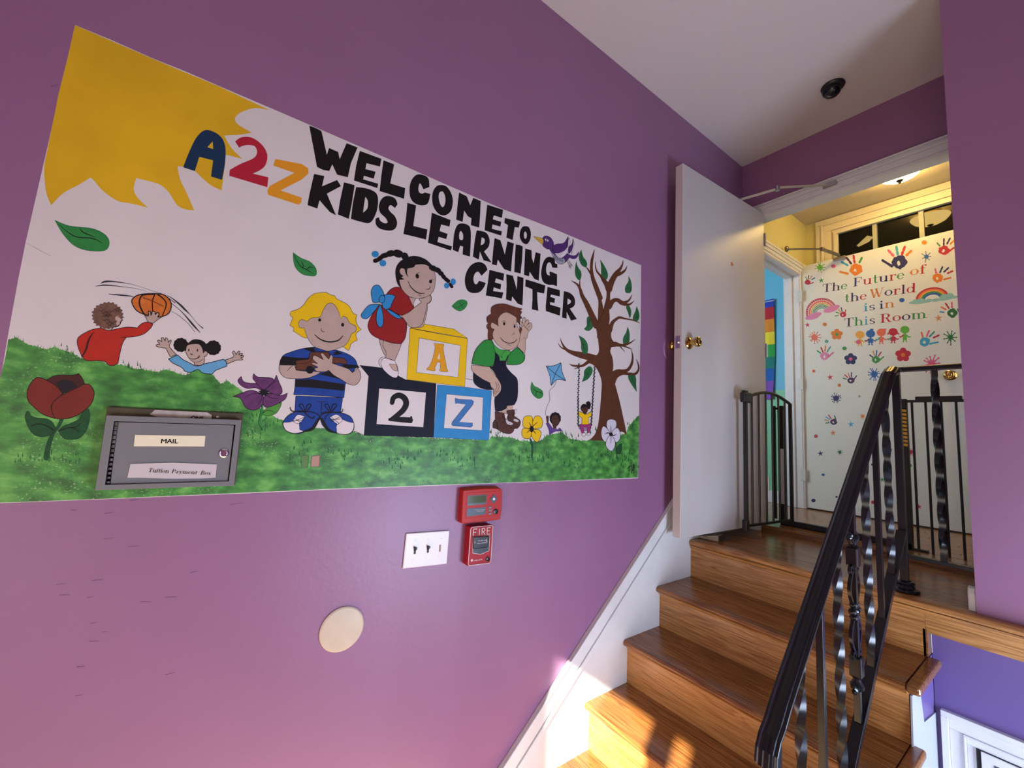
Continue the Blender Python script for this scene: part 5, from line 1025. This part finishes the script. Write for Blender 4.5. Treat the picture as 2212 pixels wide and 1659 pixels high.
p.fill('shirt', YEL, '755,845! 800,865 830,880 895,848! 893,900! 860,915! 860,990! 790,992! 790,920! 755,895!', ink=4)
p.fill('hair', INKB, [(815+38*math.cos(2*math.pi*i/14), 812+45*math.sin(2*math.pi*i/14), 0) for i in range(14)]); p.fill('hair', INKB, '845,785! 835,755 860,738 885,760 880,810 862,825')
p.fill('face', DSK, '785,820 800,805 845,800 855,830 835,870 810,872', ink=3); p.line('face', INKB, '808,855,4 822,862,6 835,852,4'); p.ell('face', INKB, 810, 828, 4, 4); p.ell('face', INKB, 833, 826, 4, 4)
p.done('painted_child', {'main': 'small painted child in yellow shirt on a chain swing'})
p = MP(FK, .0018)
for s in ('1288,1470,5 1310,1440,7 1335,1450,6 1320,1480,5 1298,1490,4', '1305,1450,6 1300,1540,5', '1325,1520,6 1345,1460,6 1355,1420,5 1352,1525,5', '1325,1495,4 1362,1485,4', '1350,1548,4 1385,1530,3', '1372,1505,4 1376,1508,4'): p.line('signature', INKB, s)
p.done()
# hairline crack in the white ground
p = MP(FX, .0006); p.line('crack', pm('hairline', '8c7880'), '58,525,.5 85,540,1 110,553,.4', 1); p.done()
# ------------------------------------------------------------------ decals on door_2
FS, FT = (1640, 500, 4.608), (1640, 780, 4.608)
CO = {'red': 'b5283c', 'org': 'd4782a', 'nav': '2a2b5e', 'pur': '46264f', 'grn': '3f8a45', 'cyn': '3f9dbd', 'pnk': 'd05a80', 'lpk': 'cf7fa8', 'teal': '2f8f86', 'tan': 'c98a4a', 'yel': 'dba040', 'blu': '2d5fa0', 'dgr': '2a6b3a', 'lgr': '5fa83a', 'gry': '7a6a40', 'sal': 'd86a50'}
def cm(k): return mat('print_'+k, rgb(CO[k]), .45)
def DP(frame, base=.0003): return Painter(frame, 1, DY, -1, door2, base)
def hand(fr, cx, cy, r, col, fingers, thumb, tc, tilt=0, sm='handprint_sticker'):
    p = DP(fr); random.seed(int(cx+cy)); n = 22; pts = []
    for i in range(n):
        a = 2*math.pi*i/n+tilt; rr_ = r*(1+random.uniform(-.10, .10))*(1.0 if math.cos(a) > -.2 else .92); pts.append((cx+rr_*math.cos(a)*1.02, cy+rr_*.86*math.sin(a), 0))
    hole = [(cx-r*.05+r*.22*random.uniform(.5, 1.5)*math.cos(2*math.pi*i/11), cy+r*.1+r*.28*random.uniform(.5, 1.4)*math.sin(2*math.pi*i/11), 0) for i in range(11)]
    p.fill(sm, cm(col), pts, True, [hole] if r > 30 else [])
    for (fx, fy, fc, ln) in fingers:
        dx, dy = fx-cx, fy-cy; d = math.hypot(dx, dy); dx /= d; dy /= d; w = r*.34; L = ln*r
        ax, ay = fx-dx*L*.5, fy-dy*L*.5; bx, by = fx+dx*L*.5, fy+dy*L*.5
        p.line(sm, cm(fc), [(ax, ay, w*.9), (ax+(bx-ax)*.3, ay+(by-ay)*.3, w), (ax+(bx-ax)*.45, ay+(by-ay)*.45, w*.6), (ax+(bx-ax)*.6, ay+(by-ay)*.6, w), (bx, by, w*.85)])
    if thumb: 
        tx, ty, ux, uy = thumb; p.line(sm, cm(tc), [(tx, ty, r*.32), ((tx+ux)/2, (ty+uy)/2, r*.30), (ux, uy, r*.38)])
    p.done()
hand(FS, 960, 380, 66, 'org', [(850, 320, 'cyn', 1.0), (892, 290, 'pur', 1.1), (944, 275, 'red', 1.1), (1010, 285, 'grn', .8)], (805, 402, 880, 420), 'org')
hand(FS, 1392, 305, 80, 'nav', [(1310, 215, 'pnk', .9), (1372, 190, 'cyn', 1.0), (1435, 190, 'red', 1.0), (1490, 215, 'org', .8)], (1228, 288, 1320, 345), 'nav')
hand(FS, 1835, 188, 55, 'red', [(1785, 130, 'grn', .7), (1838, 104, 'pur', 1.1), (1885, 95, 'nav', 1.1), (1920, 108, 'org', .8)], (1942, 160, 1890, 195), 'red')
hand(FS, 1775, 462, 54, 'org', [(1757, 393, 'pnk', .8), (1812, 380, 'nav', 1.1), (1862, 382, 'nav', 1.1), (1900, 405, 'red', 1.0)], (1905, 460, 1840, 478), 'org')
hand(FS, 1920, 812, 52, 'dgr', [(1818, 802, 'cyn', .7), (1835, 765, 'sal', 1.0), (1872, 740, 'red', 1.1), (1918, 732, 'pnk', 1.0)], (1975, 775, 1990, 800), 'dgr')
hand(FS, 480, 505, 30, 'red', [(466, 465, 'grn', 1.0), (490, 455, 'nav', 1.2), (514, 456, 'org', 1.2), (538, 470, 'nav', 1.2)], (540, 508, 505, 520), 'red')
hand(FS, 832, 826, 32, 'red', [(772, 838, 'grn', 1.0), (780, 808, 'grn', 1.1), (800, 788, 'org', 1.1), (820, 776, 'nav', 1.2)], (862, 780, 852, 820), 'red')
hand(FS, 650, 1240, 46, 'lpk', [(595, 1200, 'grn', .9), (625, 1178, 'red', 1.1), (658, 1165, 'org', 1.1), (693, 1172, 'teal', 1.2)], (738, 1205, 690, 1245), 'pnk')
hand(FS, 1160, 1275, 42, 'grn', [(1114, 1240, 'nav', .8), (1140, 1213, 'tan', 1.1), (1168, 1210, 'blu', 1.1), (1200, 1220, 'red', 1.1)], (1238, 1248, 1200, 1280), 'grn')
hand(FS, 1645, 1098, 54, 'cyn', [(1622, 1028, 'sal', .9), (1680, 1015, 'pnk', 1.1), (1720, 1022, 'teal', 1.2), (1762, 1045, 'red', 1.1)], (1780, 1102, 1700, 1118), 'cyn')
hand(FS, 912, 1482, 36, 'pur', [(852, 1465, 'dgr', .9), (866, 1440, 'red', 1.1), (892, 1428, 'sal', 1.1), (918, 1424, 'nav', 1.1)], (968, 1438, 945, 1470), 'pur')
hand(FT, 740, 605, 36, 'pur', [(680, 615, 'dgr', .9), (670, 590, 'tan', 1.0), (682, 568, 'cyn', 1.2), (703, 555, 'red', 1.2)], (750, 545, 762, 580), 'dgr')
def splat(fr, cx, cy, r, col, n=9, core=.5, seed=1):
    p = DP(fr); random.seed(seed); k = n*4; pts = []
    m = cm(col); p.fill('splat_sticker', m, [(cx+r*core*(1+random.uniform(-.12, .12))*math.cos(2*math.pi*i/14), cy+r*core*(1+random.uniform(-.12, .12))*math.sin(2*math.pi*i/14)*.95, 0) for i in range(14)])
    for i in range(n):
        a = 2*math.pi*i/n+random.uniform(-.15, .15); L = r*random.uniform(.8, 1.1)
        p.line('splat_sticker', m, [(cx+r*core*.8*math.cos(a), cy+r*core*.8*math.sin(a), r*.26), (cx+L*.75*math.cos(a), cy+L*.75*math.sin(a), r*.11), (cx+L*math.cos(a), cy+L*math.sin(a), r*.20)])
    p.done()
for a in ((FS, 605, 358, 52, 'lgr', 9, .5, 1), (FS, 1665, 252, 50, 'blu', 7, .42, 2), (FS, 550, 1055, 58, 'sal', 12, .48, 3), (FS, 1905, 1055, 70, 'dgr', 9, .3, 4), (FS, 1718, 1318, 90, 'pnk', 11, .25, 5), (FS, 1145, 1420, 62, 'blu', 11, .5, 6), (FT, 765, 370, 50, 'nav', 13, .55, 7), (FT, 803, 907, 28, 'dgr', 9, .6, 8), (FT, 1512, 905, 38, 'red', 10, .5, 9), (FT, 1030, 550, 30, 'org', 9, .5, 10)): splat(*a)
def flower(fr, cx, cy, r, col, cc):
    p = DP(fr); m = cm(col)
    for i in range(5):
        a = 2*math.pi*i/5-.3; p.ell('flower_sticker', m, cx+r*.58*math.cos(a), cy+r*.52*math.sin(a), r*.42, r*.38, n=14)
    p.ell('flower_sticker', m, cx, cy, r*.4, r*.4, n=10); p.ell('flower_sticker', cm(cc), cx, cy, r*.27, r*.25, n=14); p.done()
for a in ((FS, 772, 1025, 62, 'org', 'grn'), (FS, 910, 1270, 66, 'nav', 'pnk'), (FS, 1432, 1228, 80, 'red', 'org'), (FS, 671, 1094, 20, 'teal', 'tan'), (FS, 543, 1390, 19, 'sal', 'red'), (FS, 798, 1530, 20, 'org', 'red'), (FT, 565, 748, 21, 'red', 'sal')): flower(*a)
def stars(fr, cx, cy, r, col):
    p = DP(fr); p.fill('star_sticker', cm(col), [(a, b_, 0) for a, b_ in [(cx+x, cy+y) for x, y in star(0, 0, r, inner=.32, rot=math.pi+.12)]], smooth=False); p.done()
for a in ((FS, 618, 487, 32, 'grn'), (FS, 480, 930, 30, 'red'), (FS, 1785, 862, 42, 'tan'), (FS, 705, 1452, 34, 'red'), (FT, 912, 630, 36, 'cyn'), (FT, 735, 715, 34, 'org'), (FT, 610, 920, 34, 'pur'), (FT, 1225, 1180, 30, 'grn'), (FT, 1305, 885, 30, 'nav'), (FT, 1590, 1450, 32, 'red'), (FT, 997, 350, 18, 'gry')): stars(*a)
for fr, x, y, r, c in ((FS, 737, 345, 23, 'pnk'), (FS, 1643, 110, 27, 'org'), (FS, 653, 925, 22, 'org'), (FS, 849, 1164, 23, 'grn'), (FS, 1420, 683, 27, 'blu'), (FT, 637, 1132, 16, 'blu'), (FT, 540, 1388, 22, 'nav'), (FT, 1135, 1405, 22, 'red'), (FT, 1130, 1030, 16, 'nav'), (FT, 1495, 1040, 26, 'grn'), (FT, 770, 1352, 12, 'pur')):
    p = DP(fr); p.ell('dot_sticker', cm(c), x, y, r, r*.82, n=16); p.done()
# rainbows
def arc(p, part, m, cx, cy, rx, ry, rot, w, a0=math.pi, a1=2*math.pi, n=24):
    pts = []
    for i in range(n+1):
        a = a0+(a1-a0)*i/n; x, y = rx*math.cos(a), ry*math.sin(a); pts.append((cx+x*math.cos(rot)-y*math.sin(rot), cy+x*math.sin(rot)+y*math.cos(rot), w))
    p.line(part, m, pts, raw=True)
p = DP(FS)
for k, (c, w) in enumerate((('red', 20), ('red', 7), ('sal', 17), ('yel', 11), ('grn', 8), ('dgr', 8), ('teal', 6), ('teal', 5))):
    d = (0, 0, 26, 46, 62, 76, 88, 98)[k]
    if k == 1: continue
    arc(p, 'rainbow_sticker', cm(c), 618, 800, 145-d*1.0, 128-d*.95, -.26, w)
for i in range(20):
    a = math.pi*(1+(i+.5)/20); x, y = 145*math.cos(a), 128*math.sin(a); x, y = x*math.cos(-.26)-y*math.sin(-.26), x*math.sin(-.26)+y*math.cos(-.26); p.line('rainbow_sticker', mat('print_white', (.7, .66, .62), .45), [(618+x-6, 800+y-5, 3), (618+x+6, 800+y+5, 3)], raw=True)
for cx, cy, s_ in ((535, 842, 1), (716, 770, 1)):
    for dx, dy, rx, ry in ((-45, 18, 32, 20), (-10, 0, 38, 26), (35, -12, 42, 26), (0, 14, 60, 20), (62, -22, 24, 16)): p.ell('rainbow_sticker', cm('lpk'), cx+dx, cy+dy, rx, ry, -.25, n=16)
p.done()
p = DP(FS)
for d, c in ((0, 'red'), (18, 'sal'), (36, 'yel'), (54, 'grn'), (72, 'blu')): arc(p, 'rainbow_sticker', cm(c), 1722, 668, 155-d*1.0, 100-d*.72, -.17, 20 if d else 22)
CLD = mat('print_cloud', rgb('86b4b2'), .5)
for dx, dy, rx, ry in ((1545, 705, 55, 14), (1560, 695, 38, 20), (1610, 690, 40, 24), (1680, 690, 45, 18), (1760, 682, 50, 16), (1850, 650, 55, 26), (1895, 640, 42, 26), (1935, 655, 45, 14), (1850, 672, 75, 14), (1620, 708, 90, 10)): p.ell('rainbow_sticker', CLD, dx, dy, rx, ry, -.15, n=18)
p.done()
# row of children
for hx, hy, col, arm, skirt, fy in ((1003, 1028, 'yel', 'yel', 0, 1140), (1108, 1018, 'blu', 'pur', 1, 1130), (1215, 1005, 'sal', 'teal', 0, 1120), (1333, 1000, 'red', 'grn', 1, 1110), (1450, 978, 'lgr', 'red', 0, 1100)):
    p = DP(FS); m = cm(col)
    p.ell('child_sticker', m, hx, hy, 46, 38, 0, n=18); p.line('child_sticker', m, [(hx, hy+30, 16), (hx, hy+60, 18)], raw=True)
    if skirt: p.fill('child_sticker', m, [(hx-14, hy+48, 0), (hx+14, hy+48, 0), (hx+30, fy-22, 0), (hx-30, fy-22, 0)], smooth=False)
    else: p.fill('child_sticker', m, [(hx-22, hy+46, 0), (hx+22, hy+46, 0), (hx+20, fy-18, 0), (hx-20, fy-18, 0)], smooth=False)
    for sg in (-1, 1):
        p.line('child_sticker', m, [(hx+sg*12, fy-24, 13), (hx+sg*13, fy-4, 11), (hx+sg*20, fy-1, 10)], raw=True)
        p.line('child_sticker', cm(arm) if sg < 0 and hx > 1003 else m, [(hx+sg*16, hy+52, 13), (hx+sg*38, hy+72, 12), (hx+sg*54, hy+68, 11)])
    if col == 'red':
        for sg in (-1, 1): p.fill('child_sticker', m, [(hx+sg*40, hy, 0), (hx+sg*64, hy+20, 0), (hx+sg*50, hy+28, 0), (hx+sg*36, hy+15, 0)], smooth=False)
    if col == 'blu': p.ell('child_sticker', m, hx+12, hy-40, 18, 10)
    if col == 'sal': p.fill('child_sticker', m, [(hx+10, hy-36, 0), (hx+52, hy-38, 0), (hx+40, hy, 0)], smooth=False)
    if col == 'yel': p.ell('child_sticker', cm('pnk'), hx-17, hy+72, 24, 22)
    p.done()
# serif lettering: glyphs in units of x right, y up; cap height 1, x height .66
th, tk, sf = .05, .17, .05
def R_(a, b_, c, d): return ('r', a, b_, c, d)
G = {'T': (.86, [R_(.345, 0, .515, 1), R_(0, .95, .86, 1), R_(.22, 0, .64, .05), R_(0, .74, .05, 1), R_(.81, .74, .86, 1)]),
 'h': (.80, [R_(.10, 0, .25, 1), R_(0, .95, .2, 1), R_(0, 0, .35, .05), R_(.55, 0, .70, .42), R_(.46, 0, .80, .05), ('a', .40, .42, .225, .22, 0, 150, .15, .05)]),
 'e': (.62, [('a', .31, .33, .24, .30, 45, 325, .15, .05), R_(.10, .33, .52, .375), ('a', .31, .33, .22, .30, 5, 60, .12, .06)]),
 'F': (.80, [R_(.12, 0, .29, 1), R_(0, .95, .76, 1), R_(0, 0, .42, .05), R_(.71, .70, .76, 1), R_(.25, .47, .56, .52), R_(.52, .36, .56, .63)]),
 'u': (.80, [R_(.10, .22, .25, .66), R_(0, .61, .2, .66), R_(.55, 0, .70, .66), R_(.46, .61, .6, .66), R_(.6, 0, .8, .05), ('a', .37, .22, .195, .20, 180, 350, .15, .05)]),
 't': (.46, [R_(.14, .12, .28, .92), R_(.02, .61, .42, .66), ('a', .30, .14, .09, .12, 180, 340, .12, .05)]),
 'r': (.56, [R_(.10, 0, .25, .66), R_(0, .61, .2, .66), R_(0, 0, .38, .05), ('a', .40, .42, .18, .21, 60, 160, .10, .05), ('d', .50, .56, .075)]),
 'o': (.66, [('a', .33, .33, .255, .30, 0, 360, .15, .05)]),
 'f': (.48, [R_(.12, 0, .27, .82), R_(0, .61, .42, .66), R_(0, 0, .40, .05), ('a', .33, .82, .14, .16, 30, 180, .12, .05), ('d', .44, .90, .07)]),
 'W': (1.2, [('l', .12, 1, .38, 0, .16), ('l', .62, .95, .40, 0, .05), ('l', .52, 1, .80, 0, .16), ('l', 1.08, 1, .82, 0, .05), R_(0, .95, .30, 1), R_(.42, .95, .74, 1), R_(.95, .95, 1.2, 1)]),
 'l': (.38, [R_(.11, 0, .26, 1), R_(0, .95, .2, 1), R_(0, 0, .38, .05)]),
 'd': (.74, [R_(.48, 0, .63, 1), R_(.38, .95, .55, 1), R_(.55, 0, .74, .05), ('a', .30, .33, .225, .30, 20, 340, .15, .05)]),
 'i': (.38, [R_(.11, 0, .26, .66), R_(0, .61, .2, .66), R_(0, 0, .38, .05), ('d', .19, .88, .095)]),
 's': (.54, [('a', .27, .475, .17, .15, 30, 250, .12, .05), ('a', .26, .18, .18, .15, -140, 80, .12, .05), R_(.41, .46, .45, .63), R_(.07, .03, .11, .2), ('l', .15, .40, .40, .25, .13)]),
 'n': (.80, [R_(.10, 0, .25, .66), R_(0, .61, .2, .66), R_(0, 0, .35, .05), R_(.55, 0, .70, .42), R_(.46, 0, .80, .05), ('a', .40, .42, .225, .22, 0, 150, .15, .05)]),
 'R': (.92, [R_(.12, 0, .29, 1), R_(0, .95, .5, 1), R_(0, 0, .42, .05), ('a', .48, .745, .21, .23, -90, 90, .17, .05), R_(.29, .49, .5, .54), R_(.29, .95, .5, 1), ('l', .50, .52, .72, .05, .15), R_(.66, 0, .92, .06)]),
 'm': (1.16, [R_(.10, 0, .25, .66), R_(0, .61, .2, .66), R_(0, 0, .34, .05), R_(.49, 0, .63, .42), R_(.40, 0, .72, .05), R_(.87, 0, 1.01, .42), R_(.78, 0, 1.16, .05), ('a', .365, .42, .195, .22, 0, 150, .14, .05), ('a', .745, .42, .195, .22, 0, 150, .14, .05)]),
 'P': (.80, [R_(.12, 0, .29, 1), R_(0, .95, .46, 1), R_(0, 0, .42, .05), ('a', .44, .73, .24, .245, -90, 90, .17, .05), R_(.29, .46, .45, .51), R_(.29, .95, .45, 1)]),
 'a': (.66, [R_(.38, .08, .52, .48), ('a', .30, .47, .16, .17, 0, 150, .13, .05), ('a', .27, .18, .16, .17, 60, 300, .13, .06), R_(.45, 0, .66, .06), ('l', .25, .36, .42, .40, .05)]),
 'y': (.76, [('l', .12, .64, .40, 0, .15), ('l', .64, .64, .30, -.25, .05), R_(0, .61, .28, .66), R_(.48, .61, .76, .66), ('d', .24, -.24, .07)]),
 'B': (.86, [R_(.12, 0, .29, 1), R_(0, .95, .5, 1), R_(0, 0, .5, .05), ('a', .46, .75, .20, .225, -90, 90, .16, .05), ('a', .48, .275, .24, .25, -90, 90, .17, .05), R_(.29, .5, .5, .55)]),
 'x': (.74, [('l', .12, .64, .60, 0, .16), ('l', .60, .64, .14, 0, .05), R_(0, .61, .3, .66), R_(.46, .61, .74, .66), R_(0, 0, .28, .05), R_(.42, 0, .74, .05)])}
def glyph(ch, O, R, U, sx, sy, N, m, parent, name='letter', shear=0):
    b = MB(); w_, items = G[ch]
    def V(x, y): return O+R*((x+y*shear)*sx)+U*(y*sy)+N
    for it in items:
        if it[0] == 'r': _, x0, y0, x1, y1 = it; b.add([V(x0, y0), V(x1, y0), V(x1, y1), V(x0, y1)], [(0, 1, 2, 3)])
        elif it[0] == 'l': _, x0, y0, x1, y1, w = it; b.add([V(x0-w/2, y0), V(x0+w/2, y0), V(x1+w/2, y1), V(x1-w/2, y1)], [(0, 1, 2, 3)])
        elif it[0] == 'd': _, x, y, r = it; b.add([V(x+r*math.cos(a*math.pi/5), y+r*math.sin(a*math.pi/5)) for a in range(10)], [tuple(range(10))])
        else:
            _, cx, cy, rx, ry, a0, a1, wk, wn_ = it; n = max(6, int(abs(a1-a0)/15)); vs = []
            for i in range(n+1):
                a = math.radians(a0+(a1-a0)*i/n); w = wn_+(wk-wn_)*abs(math.cos(a))**1.5; c, s_ = math.cos(a), math.sin(a)
                vs += [V(cx+(rx+w/2)*c, cy+(ry+wn_/2)*s_), V(cx+(rx-w/2)*c, cy+(ry-wn_/2)*s_)]
            b.add(vs, [(2*i, 2*i+1, 2*i+3, 2*i+2) for i in range(n)])
    og = orgof(parent); me = bpy.data.meshes.new(name); me.from_pydata([v-og for v in b.v], [], b.f); me.materials.append(m); me.update()
    nf = [p_.index for p_ in me.polygons if p_.normal.dot(R.cross(U)) < 0]
    if nf:
        import bmesh
        bm = bmesh.new(); bm.from_mesh(me); bm.faces.ensure_lookup_table(); bmesh.ops.reverse_faces(bm, faces=[bm.faces[i] for i in nf]); bm.to_mesh(me); bm.free()
    o = bpy.data.objects.new(name, me); COL.objects.link(o); o.parent = parent; return b
def word(s, cols, x0, y0, x1, y1, cap, parent=None, gap=.06):
    a = hit(FS[0]+x0/FS[2], FS[1]+y0/FS[2], 1, DY-.0003); c = hit(FS[0]+x1/FS[2], FS[1]+y1/FS[2], 1, DY-.0003)
    R = (c-a); L = R.length; R.normalize(); U = Vector((-R.z, 0, R.x)); tot = sum(G[ch][0] for ch in s)+gap*(len(s)-1); sx = L/tot; x = 0
    mid = hit(FS[0]+(x0+x1)/2/FS[2], FS[1]+((y0+y1)/2-cap)/FS[2], 1, DY-.0003); base = (a+c)/2; sy = (mid-base).length
    for ch, k in zip(s, cols.split()):
        glyph(ch, a+R*x*sx, R, U, sx, sy, Vector((0, 0, 0)), cm(k), door2); x += G[ch][0]+gap
word('The', 'pur pur grn', 630, 607, 878, 572, 82); word('Future', 'nav red grn nav red grn', 935, 550, 1448, 468, 88); word('of', 'org red', 1500, 440, 1662, 415, 90)
word('the', 'grn nav red', 850, 707, 1072, 675, 85); word('World', 'org nav red pur red', 1100, 665, 1562, 603, 90)
word('is', 'cyn nav', 1040, 797, 1158, 780, 82); word('in', 'nav org', 1195, 773, 1348, 752, 82)
word('This', 'pur grn cyn pur', 845, 950, 1158, 918, 85); word('Room', 'red red nav grn', 1205, 910, 1672, 860, 88)
# serif lettering on the mailbox label
def mword(s, x0, y0, x1, y1, cap):
    a = mp(x0, y0, .0278); c = mp(x1, y1, .0278); R = (c-a); R.x = 0; L = R.length; R.normalize(); U = Vector((0, -R.z, R.y)); gap = .04
    tot = sum(G[ch][0] for ch in s)+gap*(len(s)-1); sx = L/tot; t = mp(x0, y0-cap, .0278); sy = (t-a).length; x = 0
    for ch in s: glyph(ch, a+R*x*sx, R, U, sx, sy, Vector((0, 0, 0)), INK, dr, 'label_letter', shear=.12); x += G[ch][0]+gap
mword('Tuition', 812, 932, 1072, 943, 50); mword('Payment', 1105, 943, 1425, 960, 48); mword('Box', 1470, 962, 1602, 968, 48)
